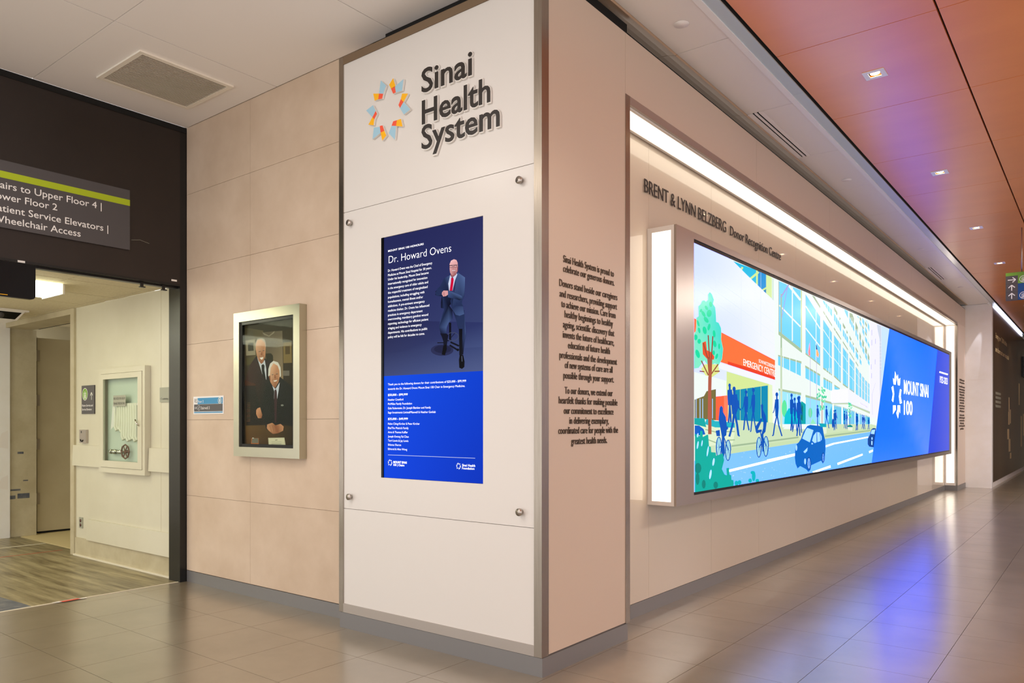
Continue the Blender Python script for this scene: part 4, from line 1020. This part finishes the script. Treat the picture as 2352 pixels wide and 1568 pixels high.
R.poly(p_((370, 760), (395, 830), (392, 915), (430, 915), (445, 830), (460, 720), (410, 800)), (206, 208, 218)); R.poly(p_((398, 815), (415, 800), (425, 830), (428, 920), (420, 1200), (400, 1200), (394, 910)), (62, 34, 38))
R.poly(p_((390, 470), (440, 500), (460, 560), (462, 640), (445, 720), (405, 790), (375, 760), (350, 720), (330, 650), (340, 560), (355, 500)), None, cols=[SKh, SK, SK, SK, SK, SKs, SK, SK, SKs, SKh, SKh])
R.poly(p_((385, 462), (440, 480), (470, 540), (476, 640), (462, 660), (458, 580), (435, 520), (385, 490), (352, 545), (345, 600), (340, 660), (322, 640), (325, 560), (345, 495)), (226, 218, 204))
R.poly(p_((385, 700), (430, 690), (420, 708), (395, 712)), (246, 232, 220)); R.line(*p_((365, 630), (385, 628)), 1.1, (64, 44, 36)); R.line(*p_((415, 622), (440, 618)), 1.1, (64, 44, 36)); R.poly(p_((398, 630), (408, 628), (415, 672), (398, 674)), SKs)
R.poly(p_((195, 1030), (225, 1020), (250, 1110), (240, 1150), (200, 1150), (176, 1100), (178, 1050)), None, cols=[SK, SK, SKs, SKs, SK, SK, SK])
R.poly(p_((310, 1225), (370, 1205), (410, 1235), (470, 1218), (508, 1250), (500, 1300), (440, 1330), (380, 1340), (330, 1300), (305, 1270)), None, cols=[SK, SK, SKs, SK, SK, SK, SKs, SKs, SK, SK])
for k in range(4): R.line(*p_((340+k*34, 1240), (365+k*26, 1320)), .8, SKs)
R.poly(p_((320, 1385), (515, 1382), (530, 1475), (326, 1475)), (206, 198, 162)); R.poly(p_((330, 1394), (508, 1391), (520, 1470), (334, 1470)), (222, 214, 180)); R.line(*p_((404, 1412), (434, 1410)), 1.2, (90, 80, 60))
for y in (1432, 1450, 1463): R.line(*p_((360, y), (480, y-2)), .5, (120, 112, 90))
R.poly(p_((120, 1390), (208, 1388), (208, 1475), (112, 1475)), (186, 104, 44)); R.poly(p_((128, 1390), (204, 1390), (204, 1448), (120, 1448)), (118, 112, 96)); R.line(*p_((130, 1388), (150, 1388)), 1.5, (240, 230, 210))
R.ell(p_((490, 995))[0], 3.5, 2.2, (130, 130, 120), 8)
for a_0, b_0 in (((206, 346), (230, 342)), ((254, 336), (276, 332)), ((362, 622), (386, 618)), ((412, 612), (440, 608))): R.line(*p_(a_0, b_0), .7, (176, 160, 140))
R.poly(p_((246, 350), (252, 392), (238, 396), (232, 388)), SKs); R.line(*p_((214, 400), (210, 420)), .7, SKs); R.line(*p_((270, 392), (268, 412)), .7, SKs)
R.line(*p_((378, 680), (374, 700)), .7, SKs); R.line(*p_((436, 668), (440, 690)), .7, SKs); R.poly(p_((330, 640), (348, 640), (352, 700), (340, 690)), SKs)
R.build('photo', M_print, pf)
box('glass_pane', (i1[0]+.001, i2[0]-.001, PYF+.014, PYF+.017, i1[1]+.001, i3[1]-.001), M_glass, pf)

fs = empty('floor_sign', (-5.437, YT, 1.33), 'small white, blue and black sign reading Floor 3 Stairwell 3 on the tiles', 'sign')
box('sign_plate', (-5.65, -5.222, YT-.004, YT-.0005, 1.327, 1.464), M_wtxt, fs)
box('blue_band', (-5.585, -5.235, YT-.006, YT-.004, 1.405, 1.452), M_cyan, fs)
box('charcoal_band', (-5.637, -5.235, YT-.006, YT-.004, 1.348, 1.403), M_signg, fs)
box('blue_band', (-5.637, -5.235, YT-.006, YT-.004, 1.336, 1.344), M_cyan, fs)
text('lettering', 'Floor 3', YP(YT-.006), -5.58, -5.500, 1.415, .020, M_wtxt, fs); text('lettering', 'Stairwell 3', YP(YT-.006), -5.535, -5.412, 1.364, .022, M_wtxt, fs)
text('lettering', 'RS', YP(YT-.004), -5.632, -5.592, 1.415, .032, M_signg, fs)
G = Art(YP(YT-.006), lambda p: p, (-5.65, -5.22, 1.32, 1.47))
G.line((-5.63, 1.376), (-5.60, 1.376), .003, (240, 240, 240)); G.line((-5.61, 1.386), (-5.598, 1.376), .003, (240, 240, 240)); G.line((-5.61, 1.366), (-5.598, 1.376), .003, (240, 240, 240))
G.ring((-5.565, 1.376), .020, .020, .002, (240, 240, 240)); G.pline([(-5.575, 1.366), (-5.568, 1.374), (-5.562, 1.378), (-5.555, 1.386)], .003, (240, 240, 240))
G.ell((-5.270, 1.428), .025, .025, (232, 226, 210)); G.ell((-5.270, 1.428), .019, .019, (70, 150, 190)); G.ell((-5.270, 1.428), .008, .015, (240, 240, 240))
G.build('pictogram', M_print, fs)

# ================================================================== DARK PORTAL WALL (left)
wl = mk('wall_left', boxv((-5.93, XD, -1.2, 3.115, 2.352, 3.598)), BF, M_dark, kind='structure')
box('portal_post', (-5.93, XD, 3.115, 3.1705, .0, 3.598), M_black, wl)
box('portal_head', (-5.925, XD+.004, -1.2, 3.115, 2.335, 2.352), M_black, wl)
box('top_reveal', (XD, XD+.006, -1.2, 3.168, 3.555, 3.598), M_gap, wl)
box('track_channel', (-5.85, -5.80, -1.2, 3.115, 2.322, 2.335), M_black, wl)
for y, z in ((2.0, 2.343), (3.065, 2.375)): box('small_label', (XD+.004, XD+.006, y-.022, y+.022, z-.007, z+.007), M_rim, wl, label='small pale label')
for y in (2.83, 3.0): boxes('roller_bracket', [(-5.80, -5.79, y-.012, y+.012, 2.295, 2.335), (-5.80, -5.775, y-.02, y+.02, 2.29, 2.298)], M_black, wl)
tube('tape_mark', [(XD+.0012, 2.735, 2.63), (XD+.0012, 2.80, 2.642), (XD+.0012, 2.87, 2.628)], .0011, M_greyplate, wl, 5)
# sign
ds = empty('direction_sign', (XD, 1.7, 2.55), 'grey sign with lime stripe pointing to stairs and elevators on the dark wall', 'sign')
box('sign_plate', (XD+.0005, XD+.016, .55, 2.717, 2.549, 2.994), M_signg, ds)
box('lime_stripe', (XD+.016, XD+.017, .55, 2.717, 2.877, 2.922), M_lime, ds)
dz = lambda x, y: onX((x/2.24, y/2.24), XD+.017)
for s, suf, xl, xr, y in (('Stairs to Upper Floor 4 |', 'Upper Floor 4 |', 178, 523, 1074), ('Lower Floor 2', 'Floor 2', 129, 295, 1083), ('Patient Service Elevators |', 'Service Elevators |', 147, 557, 1190), ('Wheelchair Access', 'Access', 260, 415, 1218)):
    a0 = dz(xl, y)[0]; a1, b = dz(xr-(12 if '|' in s else 0), y); a1 = dz(xr, y)[0]
    letters(s, XP(XD+.016), a0, a1, b, .045, M_wtxt, ds, 0, .0008, .006, axis=1, suffix=suf)
# hanging display seen from the edge of the opening
hm = empty('hanging_display', (-5.70, 1.6, 2.09), 'black hanging panel with rounded corner under the portal head', 'display')
v, f = [], []
pr = [(.9, 2.325), (2.072, 2.325), (2.072, 2.115), (2.068, 2.103), (2.060, 2.095), (2.048, 2.091), (.9, 2.091)]
for x in (-5.752, -5.715): v += [(x, y, z) for y, z in pr]
n = len(pr); f = [tuple(range(n)), tuple(range(2*n-1, n-1, -1))]+[(i, n+i, n+(i+1) % n, (i+1) % n) for i in range(n)]
mk('display_housing', v, f, M_blackm, hm)
box('display_mark', (-5.715, -5.7145, 1.84, 1.905, 2.101, 2.105), M_syel, hm, label='thin yellow mark')
box('hanger', (-5.745, -5.725, 1.0, 1.04, 2.325, 2.334), M_black, hm)

# ================================================================== SIDE CORRIDOR BEYOND THE PORTAL
XW, ZI = -9.5, 2.362
f2 = mk('floor', boxv((-9.6, -5.786, -1.2, 3.30, -.06, -.010)), BF, M_fgrout, kind='structure')
y = -.64; r = 0
while y < 3.19:
    x = -9.6-(r*.43) % 1.2; y1 = min(y+.178, 3.30)
    while x < -5.80:
        a, b = max(x, -9.6), min(x+1.2, -5.79)
        if b-a > .03: box('vinyl_plank', (a+.0004, b-.0004, y+.0004, y1-.0004, -.010, -.0005), M_vinyl, f2)
        x += 1.2
    y += .178; r += 1
box('trim_5', (-5.797, -5.782, -1.2, 3.17, -.02, .003), M_tape, kind='structure', label='pale threshold strip between tile and vinyl floor')
f3 = box('floor', (-10.2, -7.6, 3.302, 6.2, -.06, -.001), M_yfloor, kind='structure')
def strip(name, pts, w, z, m, **kw):
    v, f = [], []
    for i, (x, y) in enumerate(pts):
        jx = rnd.uniform(-.006, .006)
        v += [(x-w+jx, y, z), (x+w+jx, y, z)]
    f = [(2*i, 2*i+1, 2*i+3, 2*i+2) for i in range(len(pts)-1)]
    n = len(v); v += [(a, b, c-.0012) for a, b, c in v]; f += [(n+2*i+2, n+2*i+3, n+2*i+1, n+2*i) for i in range(len(pts)-1)]
    return mk(name, v, f, m, None, **kw)
strip('floor_tape', [(-8.765, .2+i*.118) for i in range(27)], .022, .0008, M_tape, label='worn white tape line across the vinyl floor', cat='tape')
strip('floor_tape', [(-8.17, .2+i*.15) for i in range(21)], .008, .0006, M_redtape, label='thin faded red tape line across the vinyl floor', cat='tape')
mk('floor_patch', [(-6.32, 1.70, .0008), (-5.80, 1.70, .0008), (-5.80, 2.08, .0008), (-5.95, 2.075, .0008), (-6.3, 2.05, .0008), (-6.32, 1.70, 0), (-5.80, 1.70, 0), (-5.80, 2.08, 0), (-5.95, 2.075, 0), (-6.3, 2.05, 0)],
   [(0, 1, 2, 3, 4), (9, 8, 7, 6, 5)]+[(i, i+5, (i+1) % 5+5, (i+1) % 5) for i in range(5)], M_bluepatch, label='scuffed blue-grey floor patch at the edge of the vinyl floor', cat='floor patch')
tr = empty('tape_scrap', (-5.77, 2.30, .003), 'torn red and white scrap of tape on the threshold', 'tape')
mk('white_scrap', [(-5.800, 2.20, .0048), (-5.765, 2.23, .0048), (-5.755, 2.42, .0048), (-5.775, 2.42, .0048), (-5.80, 2.35, .0048)], [(0, 1, 2, 3, 4)], M_wtxt, tr)
mk('red_scrap', [(-5.792, 2.25, .0054), (-5.752, 2.26, .0054), (-5.760, 2.38, .0054), (-5.79, 2.37, .0054)], [(0, 1, 2, 3)], M_redtape, tr)
# wall with the hose cabinet, same plane as the tiles
ws = mk('wall_side', boxv((-7.78, -5.932, YT, YT+.12, 0, ZI)), BF, M_cream, kind='structure')
box('wall_seam', (-6.164, -6.161, YT-.0008, YT, .36, ZI), M_creamd, ws)
box('baseboard_side', (-7.775, -5.932, YT-.012, YT-.0005, .0, .17), M_creamd, kind='structure')
box('trim_6', (-7.775, -5.932, YT-.030, YT-.013, .0, .014), M_tape, kind='structure')
for k, (a, b) in enumerate(((-7.80, -7.205), (-6.325, -5.935))):
    v = boxv((a, b, YT-.028, YT-.0008, .855, 1.05)); v[4] = (v[4][0], v[4][1]+.008, v[4][2]); v[5] = (v[5][0], v[5][1]+.008, v[5][2])
    mk('bumper_rail', v, BF, M_cream, label=f'cream wall bumper rail {("left", "right")[k]} of the fire hose cabinet', cat='rail', group='bumper rails')
v = boxv((-7.49, -5.935, YT-.030, YT-.0008, .170, .362)); v[4] = (v[4][0]+.004, v[4][1]+.010, v[4][2]); v[5] = (v[5][0], v[5][1]+.010, v[5][2])
mk('kick_rail', v, BF, M_cream, label='low cream kick rail above the base of the side corridor wall', cat='rail')
# hose cabinet
hc = empty('hose_cabinet', (-6.76, YT, .82), 'white glazed fire hose cabinet recessed in the cream wall', 'cabinet')
cx0, cx1, cz0, cz1 = -7.185, -6.337, .818, 1.742
cw = .058
boxes('cabinet_frame', [(cx0, cx1, YT-.05, YT-.001, cz0, cz0+.045), (cx0, cx1, YT-.05, YT-.001, cz1-.045, cz1), (cx0, cx0+.04, YT-.05, YT-.001, cz0+.045, cz1-.045), (cx1-.04, cx1, YT-.05, YT-.001, cz0+.045, cz1-.045)], M_cream, hc)
gx_, gX, gz, gZ = -7.09, -6.449, .925, 1.648
dr_ = boxes('cabinet_door', [(cx0+.042, gx_, YT-.056, YT-.040, cz0+.048, cz1-.048), (gX, cx1-.042, YT-.056, YT-.040, cz0+.048, cz1-.048), (gx_, gX, YT-.056, YT-.040, cz0+.048, gz), (gx_, gX, YT-.056, YT-.040, gZ, cz1-.048)], M_cream, hc)
M_cab = mat('cabinet_interior', (206, 214, 200), .5)
boxes('cabinet_back', [(gx_-.02, gX+.02, YT-.004, YT-.001, gz-.02, gZ+.02)], M_cab, hc)
box('glass_pane', (gx_, gX, YT-.050, YT-.047, gz, gZ), M_glass, hc)
pull = tube('door_pull', [(-6.470, YT-.058, 1.265), (-6.452, YT-.074, 1.285), (-6.43, YT-.074, 1.255), (-6.418, YT-.058, 1.235)], .006, M_chrome, dr_, 10)
fh = empty('fire_hose', (-6.72, YT-.03, 1.02), 'folded white fire hose hanging inside the glazed cabinet', 'hose')
M_hose2 = M_hose
for k in range(10):
    x = -6.90+k*.042; zt = 1.40+(.03 if k > 1 else -.10*0); zb = 1.112+.012*math.sin(k*2.1)+(0 if k > 2 else .08)
    pts = [(x, YT-.026, zt), (x+.006, YT-.0265, (zt+zb)/2), (x-.004, YT-.026, zb+.03), (x+.012, YT-.024, zb)]
    tube('hose_fold', pts, [.019, .0195, .019, .014], M_hose, fh, 8)
box('hose_rack', (-6.93, -6.46, YT-.036, YT-.006, 1.41, 1.43), M_rim, fh)
mk('inspection_tag', [(-6.97, YT-.042, 1.20), (-6.89, YT-.042, 1.24), (-6.87, YT-.042, 1.44), (-6.93, YT-.042, 1.42), (-6.97, YT-.041, 1.20), (-6.89, YT-.041, 1.24), (-6.87, YT-.041, 1.44), (-6.93, YT-.041, 1.42)],
   [(0, 1, 2, 3), (7, 6, 5, 4), (0, 4, 5, 1), (1, 5, 6, 2), (2, 6, 7, 3), (3, 7, 4, 0)], M_rim, fh)
ng = empty('cabinet_notice', (-6.80, YT-.051, 1.47), 'faded fire hose notice printed on the cabinet glass', 'notice')
box('notice_plate', (-6.90, -6.67, YT-.0515, YT-.0505, 1.405, 1.50), M_greyplate, ng)
text('lettering', 'FIRE HOSE FOR USE BY', YP(YT-.0515), -6.893, -6.677, 1.463, .020, M_letter, ng, off=.0005); text('lettering', 'TRAINED PERSONS ONLY', YP(YT-.0515), -6.893, -6.677, 1.420, .020, M_letter, ng, off=.0005)
va = empty('hose_valve', (-6.78, YT-.03, .97), 'chrome hose valve with brown hand wheel in the cabinet', 'valve')
cyl('valve_outlet', (-6.98, YT-.026, 1.005), (-6.90, YT-.026, 1.005), .020, M_chrome, va); cyl('valve_body', (-6.90, YT-.026, 1.005), (-6.80, YT-.026, 1.005), .016, M_chrome, va)
cyl('outlet_collar', (-7.0, YT-.026, 1.005), (-6.975, YT-.026, 1.005), .021, M_chrome, va)
wc_ = (-6.71, 1.010); wr_ = .068
whl = tube('hand_wheel', [(wc_[0]+wr_*math.cos(t*math.pi/12)*(1+.05*math.cos(t*math.pi/1.5)), YT-.036, wc_[1]+wr_*.85*math.sin(t*math.pi/12)*(1+.05*math.cos(t*math.pi/1.5))) for t in range(24)], .0065, M_wheel, va, 8, closed=True)
for k in range(6):
    t = k*math.pi/3; cyl('spoke', (wc_[0], YT-.036, wc_[1]), (wc_[0]+wr_*math.cos(t), YT-.036, wc_[1]+wr_*.85*math.sin(t)), .005, M_wheel, whl, 8)
cyl('hub', (wc_[0], YT-.042, wc_[1]), (wc_[0], YT-.012, wc_[1]), .014, M_wheel, whl, 14)
# small wall items
es = empty('elevator_sign', (-7.50, YT, 1.345), 'charcoal sign with green elevator symbol and arrow left of the hose cabinet', 'sign')
box('sign_plate', (-7.635, -7.37, YT-.010, YT-.0005, 1.345, 1.611), M_signg, es)
G = Art(YP(YT-.010), lambda p: p, (-7.64, -7.36, 1.33, 1.62))
G.ell((-7.562, 1.530), .058, .058, (236, 236, 226), 26); G.ell((-7.562, 1.530), .052, .052, (120, 168, 60), 26)
def lift(Gx, cx, cy, s, fg, bgc):
    Gx.poly([(cx-.5*s, cy-.55*s), (cx+.5*s, cy-.55*s), (cx+.5*s, cy+.45*s), (cx-.5*s, cy+.45*s)], fg); Gx.poly([(cx-.38*s, cy-.42*s), (cx+.38*s, cy-.42*s), (cx+.38*s, cy+.32*s), (cx-.38*s, cy+.32*s)], bgc)
    for k in (-.2, 0, .2): Gx.ell((cx+k*s, cy+.15*s), .08*s, .08*s, fg, 8); Gx.poly([(cx+k*s-.07*s, cy-.36*s), (cx+k*s+.07*s, cy-.36*s), (cx+k*s+.07*s, cy+.05*s), (cx+k*s-.07*s, cy+.05*s)], fg)
    Gx.poly([(cx-.25*s, cy+.58*s), (cx-.05*s, cy+.58*s), (cx-.15*s, cy+.78*s)], fg); Gx.poly([(cx+.05*s, cy+.78*s), (cx+.25*s, cy+.78*s), (cx+.15*s, cy+.58*s)], fg)
lift(G, -7.562, 1.520, .055, (236, 236, 226), (120, 168, 60))
G.line((-7.425, 1.475), (-7.425, 1.545), .007, (236, 236, 226)); G.line((-7.45, 1.515), (-7.425, 1.545), .007, (236, 236, 226)); G.line((-7.40, 1.515), (-7.425, 1.545), .007, (236, 236, 226))
G.build('pictogram', M_print, es)
text('lettering', 'Patient Service and', YP(YT-.010), -7.622, -7.395, 1.415, .019, M_wtxt, es, off=.001, weight=.01); text('lettering', 'Service Elevators', YP(YT-.010), -7.622, -7.42, 1.378, .019, M_wtxt, es, off=.001, weight=.01)
ap = empty('direction_plaque', (-6.05, YT, 1.43), 'small grey plaque reading To admitting beside the portal post', 'sign')
box('sign_plate', (-6.169, -5.936, YT-.008, YT-.0005, 1.43, 1.551), M_greyplate, ap)
text('lettering', '\u2022 To admitting', YP(YT-.008), -6.160, -6.03, 1.45, .017, M_letter, ap, off=.0008)
cr = empty('card_reader', (-7.58, YT, 1.065), 'grey metal wall reader plate under the elevator sign', 'reader')
box('reader_plate', (-7.655, -7.515, YT-.022, YT-.0005, 1.072, 1.196), M_steelh, cr)
tube('reader_hook', [(-7.63, YT-.024, 1.105), (-7.615, YT-.027, 1.088), (-7.590, YT-.027, 1.086), (-7.575, YT-.024, 1.10)], .004, M_black, cr, 8)
box('reader_mark', (-7.62, -7.606, YT-.0235, YT-.022, 1.165, 1.185), M_black, cr)
ou = empty('wall_outlet', (-7.66, YT, .262), 'dark duplex outlet with grey plate low on the side corridor wall', 'outlet')
box('cover_plate', (-7.70, -7.625, YT-.007, YT-.0005, .264, .366), M_greyplate, ou)
M_outl = mat('brown_socket', (92, 52, 40), .4)
for z in (.335, .293): cyl('socket', (-7.663, YT-.011, z), (-7.663, YT-.007, z), .015, M_outl, ou, 16)
# door opening
d1 = mk('door_1', boxv((-7.86, -7.78, YT-.02, YT+.20, 0, ZI-.002)), BF, M_creamd, kind='structure', label='cream steel door frame of the side corridor')
box('frame_head', (XW-.05, -7.86, YT-.02, YT+.25, 2.305, ZI-.002), M_creamd, d1)
box('frame_jamb', (XW-.14, XW-.02, YT+.02, 3.46, 0, 2.305), M_creamd, d1)
dd_ = box('door_leaf', (-9.66, -9.615, 3.50, 4.62, .022, 2.235), M_doorp, d1)
box('door_gap', (-9.66, -9.622, 3.461, 3.499, .0, 2.25), M_gap, d1)
for z in (2.03, 1.52, 1.02, .40): box('hinge', (-9.614, -9.590, 3.456, 3.520, z-.062, z+.062), M_steelh, dd_)
box('kick_shadow_gap', (-9.655, -9.62, 3.51, 4.6, .001, .021), M_gap, dd_)
for (yy, z, w_, h_) in ((3.30, .93, .03, .012), (3.35, .62, .025, .006), (3.25, .52, .05, .010), (3.33, .45, .06, .028), (3.22, .44, .03, .02)):
    box('paint_chip', (XW-.0205, XW-.0195, yy-w_, yy+w_, z-h_, z+h_), M_bluepatch, d1)
# white end wall, room beyond
we = mk('wall_end', boxv((XW-.12, XW, -1.2, YT+.02, 0, ZI)), BF, M_white, kind='structure')
for i, (z, h) in enumerate(((1.0, .18), (.55, .14))):
    mk('plaster_patch', [(XW+.001, 3.06, z), (XW+.001, 3.17, z-.02), (XW+.001, 3.17, z+h), (XW+.001, 3.11, z+h-.03)], [(0, 1, 2, 3)], M_rim, we)
box('wall_beyond', (-10.2, -7.6, 5.6, 5.7, 0, 2.6), M_cream, kind='structure')
box('wall_beyond', (-10.3, -10.2, 3.3, 5.7, 0, 2.6), M_cream, kind='structure')
box('wall_beyond', (-7.70, -7.6, 3.40, 5.6, 0, 2.6), M_cream, kind='structure')
box('ceiling', (-10.2, -7.6, 3.44, 5.6, 2.46, 2.5), M_tbar, kind='structure')
box('trim_7', (-9.6, -7.87, 3.45, 3.52, 2.33, 2.455), M_gap, kind='structure')
# side ceiling of lay-in tiles
cs = mk('ceiling', boxv((XW, -5.932, -1.2, 3.17, ZI+.012, ZI+.05)), BF, M_cream, kind='structure')
xx = [XW]+[-6.285-.61*k for k in range(5, -1, -1)]+[-5.932]; yy_ = [3.168-.61*k*1.0-.06 for k in range(7, -1, -1)]+[3.168]
yy_ = [-1.2]+[2.50-.61*k for k in range(5, -1, -1)]+[3.11, 3.168]
for a, b in zip(xx, xx[1:]):
    for c, d in zip(yy_, yy_[1:]):
        if b-a > .05: box('ceiling_tile', (a+.006, b-.006, c+.006, d-.006, ZI, ZI+.011), M_tbar, cs)
lt = empty('ceiling_lamp', (-6.72, 1.9, 2.28), 'wraparound fluorescent lamp glowing on the side corridor ceiling', 'light')
v, f = [], []
prof = [(-6.93, ZI-.003), (-6.93, ZI-.035), (-6.905, ZI-.066), (-6.86, ZI-.078), (-6.60, ZI-.078), (-6.555, ZI-.066), (-6.53, ZI-.035), (-6.53, ZI-.003)]
for y in (1.22, 2.56): v += [(x, y, z) for x, z in prof]
n = len(prof); f = [(i, (i+1) % n, n+(i+1) % n, n+i) for i in range(n)]+[tuple(range(n-1, -1, -1)), tuple(range(n, 2*n))]
mk('lamp_lens', v, f, M_fluo, lt)
boxes('lamp_end_cap', [(-6.935, -6.525, 2.56, 2.575, ZI-.08, ZI-.001)], M_rim, lt)
M_fill_lens = lamp_mat('fill_lens_bright', (250, 250, 225), 14)  # extra-bright lens for an unseen lamp added to brighten the end wall
lt2 = empty('ceiling_lamp', (-8.8, 1.0, 2.28), 'added fill lamp farther in along the side corridor ceiling, out of view', 'light')
box('lamp_lens', (-8.9, -8.5, .1, 1.5, ZI-.07, ZI-.002), M_fill_lens, lt2)
sp = empty('ceiling_speaker', (-8.55, 2.8, 2.2), 'white and black box with round lens under the side corridor ceiling', 'speaker')
mk('speaker_housing', [(-8.78, 2.58, 2.262), (-8.40, 2.58, 2.262), (-8.40, 2.88, 2.262), (-8.78, 2.88, 2.262), (-8.82, 2.52, 2.345), (-8.34, 2.52, 2.345), (-8.34, 2.93, 2.345), (-8.82, 2.93, 2.345)], BF, M_rim, sp)
box('mount_plate', (-8.85, -8.32, 2.49, 2.96, 2.345, ZI-.001), M_rim, sp)
mk('speaker_face', [(-8.398, 2.60, 2.270), (-8.398, 2.86, 2.270), (-8.352, 2.905, 2.335), (-8.352, 2.545, 2.335), (-8.392, 2.60, 2.270), (-8.392, 2.86, 2.270), (-8.346, 2.905, 2.335), (-8.346, 2.545, 2.335)], BF, M_blackm, sp)
cyl('lens', (-8.372, 2.73, 2.302), (-8.355, 2.73, 2.296), .028, M_signg, sp, 20)

# ================================================================== FAR END OF THE CORRIDOR
ww = mk('wall_front', boxv((-2.9, -1.76, 17.40, 17.60, 0, 3.597)), BF, M_white, kind='structure')
box('paint_scuff', (-2.15, -1.85, 17.3985, 17.40, 2.115, 2.125), M_rim, ww)
mu = mk('wall_mural', boxv((-1.90, -1.76, 17.60, 25.9, 0, 3.55)), BF, M_white, kind='structure')
box('corner_trim', (-1.76, -1.752, 17.42, 17.62, 0, 3.55), M_lip, mu)
mp = empty('mural', (-1.75, 21.7, .10), 'large dark brown photographic mural with pale writing along the far corridor wall', 'mural')
box('mural_sheet', (-1.7595, -1.752, 17.66, 25.88, .10, 3.54), M_mural, mp)
for (u, v0, v1, w) in ((2317, 912, 945, 2), (2316, 945, 975, 3), (2320, 940, 972, 2), (2314, 985, 1008, 4), (2317, 1008, 1036, 4), (2320, 1040, 1052, 3)):
    a, z1 = onX((u, v0), -1.75); b, z0 = onX((u+w, v1), -1.75)
    box('pale_figure', (-1.752, -1.7512, a, b, z0, z1), M_muralm, mp)
for (u0, u1, v0, v1) in ((2345, 2347, 955, 1025), (2340, 2342, 880, 930), (2350, 2352, 950, 1000)):
    a, z1 = onX((u0, v0), -1.75); b, z0 = onX((u1, v1), -1.75)
    box('pale_figure', (-1.752, -1.7512, a, b, z0, z1), M_muralm, mp)
def mt(s, pl, ur, cap):
    a0, z0 = onX(pl, -1.75); a1 = onX((ur, pl[1]), -1.75)[0]; z1 = onX((pl[0], pl[1]-cap), -1.75)[1]
    text('lettering', s, XP(-1.752), a0, a1, z0, z1-z0, M_muralm, mp, off=.0012, weight=.02)
mt('Every year 7,000 babies', (2287, 775), 2313, 11); mt('are born at our hospital', (2286.5, 806), 2317, 11)
for y in (902, 912, 922, 932):
    a, z0 = onX((2287, y), -1.75); b = onX((2299, y), -1.75)[0]; box('text_line', (-1.752, -1.7512, a, b, z0-.025, z0+.025), M_greyplate, mp)
le = empty('light_strip', (-1.74, 21, 3.53), 'cool white light strip along the top edge of the dark mural', 'light')
box('diffuser', (-1.752, -1.728, 17.75, 24.0, 3.555, 3.580), M_led, le)
box('wall_backdrop', (-1.9, 3.2, 26, 26.1, 0, 3.7), M_cream, kind='structure')
box('wall_opposite', (3.2, 3.3, 2.5, 26, 0, 3.7), M_white, kind='structure')
bx = empty('wall_display', (-1.75, 25.2, 1.9), 'black display at the far end of the mural wall', 'display')
a, z1 = onX((2349.5, 818), -1.72); b, z0 = onX((2356, 868), -1.72)
box('display_housing', (-1.75, -1.70, a, b, z0, z1), M_blackm, bx)
# beam on the white wall
l = bpy.data.lights.new('spot', 'SPOT'); l.energy = 40; l.spot_size = math.radians(17); l.spot_blend = .2; l.color = (.9, .9, 1); l.shadow_soft_size = .01
wl_ = empty('wall_washer', (-1.80, 17.29, 3.57), 'small spot lamp in the corner casting a beam down the white wall', 'light')
cyl('lamp_head', (-1.79, 17.30, 3.596), (-1.80, 17.29, 3.575), .018, M_lip, wl_, 12)
lo = bpy.data.objects.new('lamp_beam', l); lo.parent = wl_; lo.location = (0, 0, -.02)
lo.rotation_euler = Vector((-.27, .055, -1.0)).to_track_quat('-Z', 'Y').to_euler(); COL.objects.link(lo)

# ================================================================== HANGING SIGN AT RIGHT
hs = empty('hanging_sign', (-.2, 11, 2.75), 'hanging directory sign with green and blue rows and white arrows', 'sign')
SX0, SX1 = -.962, .55; rowsz = [2.752, 2.850, 2.948, 3.046, 3.083]
box('sign_board', (SX0, SX1, 11.001, 11.04, 2.750, 3.085), M_signg, hs)
box('green_band', (SX0, SX1, 10.998, 11.001, 3.046, 3.085), M_green, hs)
for k, mm in enumerate((M_navy, M_navy, M_green)):
    z0, z1 = rowsz[k], rowsz[k+1]
    box('colour_row', (SX0+.125, SX1, 10.998, 11.001, z0+.001, z1-(.001 if k < 2 else 0)), mm, hs)
    box('arrow_tile', (SX0, SX0+.124, 10.998, 11.001, z0+.001, z1-.001), M_signg, hs)
G = Art(YP(10.998), lambda p: p, (SX0, SX1, 2.7, 3.1)); WH = (240, 242, 240)
for k in (0, 1):
    cx_, cz_ = SX0+.062, (rowsz[k]+rowsz[k+1])/2
    G.line((cx_, cz_-.033), (cx_, cz_+.033), .010, WH); G.line((cx_-.033, cz_+.003), (cx_, cz_+.035), .010, WH); G.line((cx_+.033, cz_+.003), (cx_, cz_+.035), .010, WH)
cx_, cz_ = SX0+.062, (rowsz[2]+rowsz[3])/2
G.line((cx_-.04, cz_), (cx_+.04, cz_), .010, WH); G.line((cx_+.008, cz_+.030), (cx_+.04, cz_), .010, WH); G.line((cx_+.008, cz_-.030), (cx_+.04, cz_), .010, WH)
for k, c in ((0, (0, 72, 140)), (2, (112, 164, 52))):
    cz_ = (rowsz[k]+rowsz[k+1])/2; G.ring((SX0+.185, cz_), .045, .043, .006, WH, 24); lift(G, SX0+.185, cz_-.004, .046, WH, c)
G.build('pictogram', M_print, hs)
for x in (-.8, .4): cyl('hanger_rod', (x, 11.02, 3.085), (x, 11.02, ZO), .006, M_steelh, hs, 10)
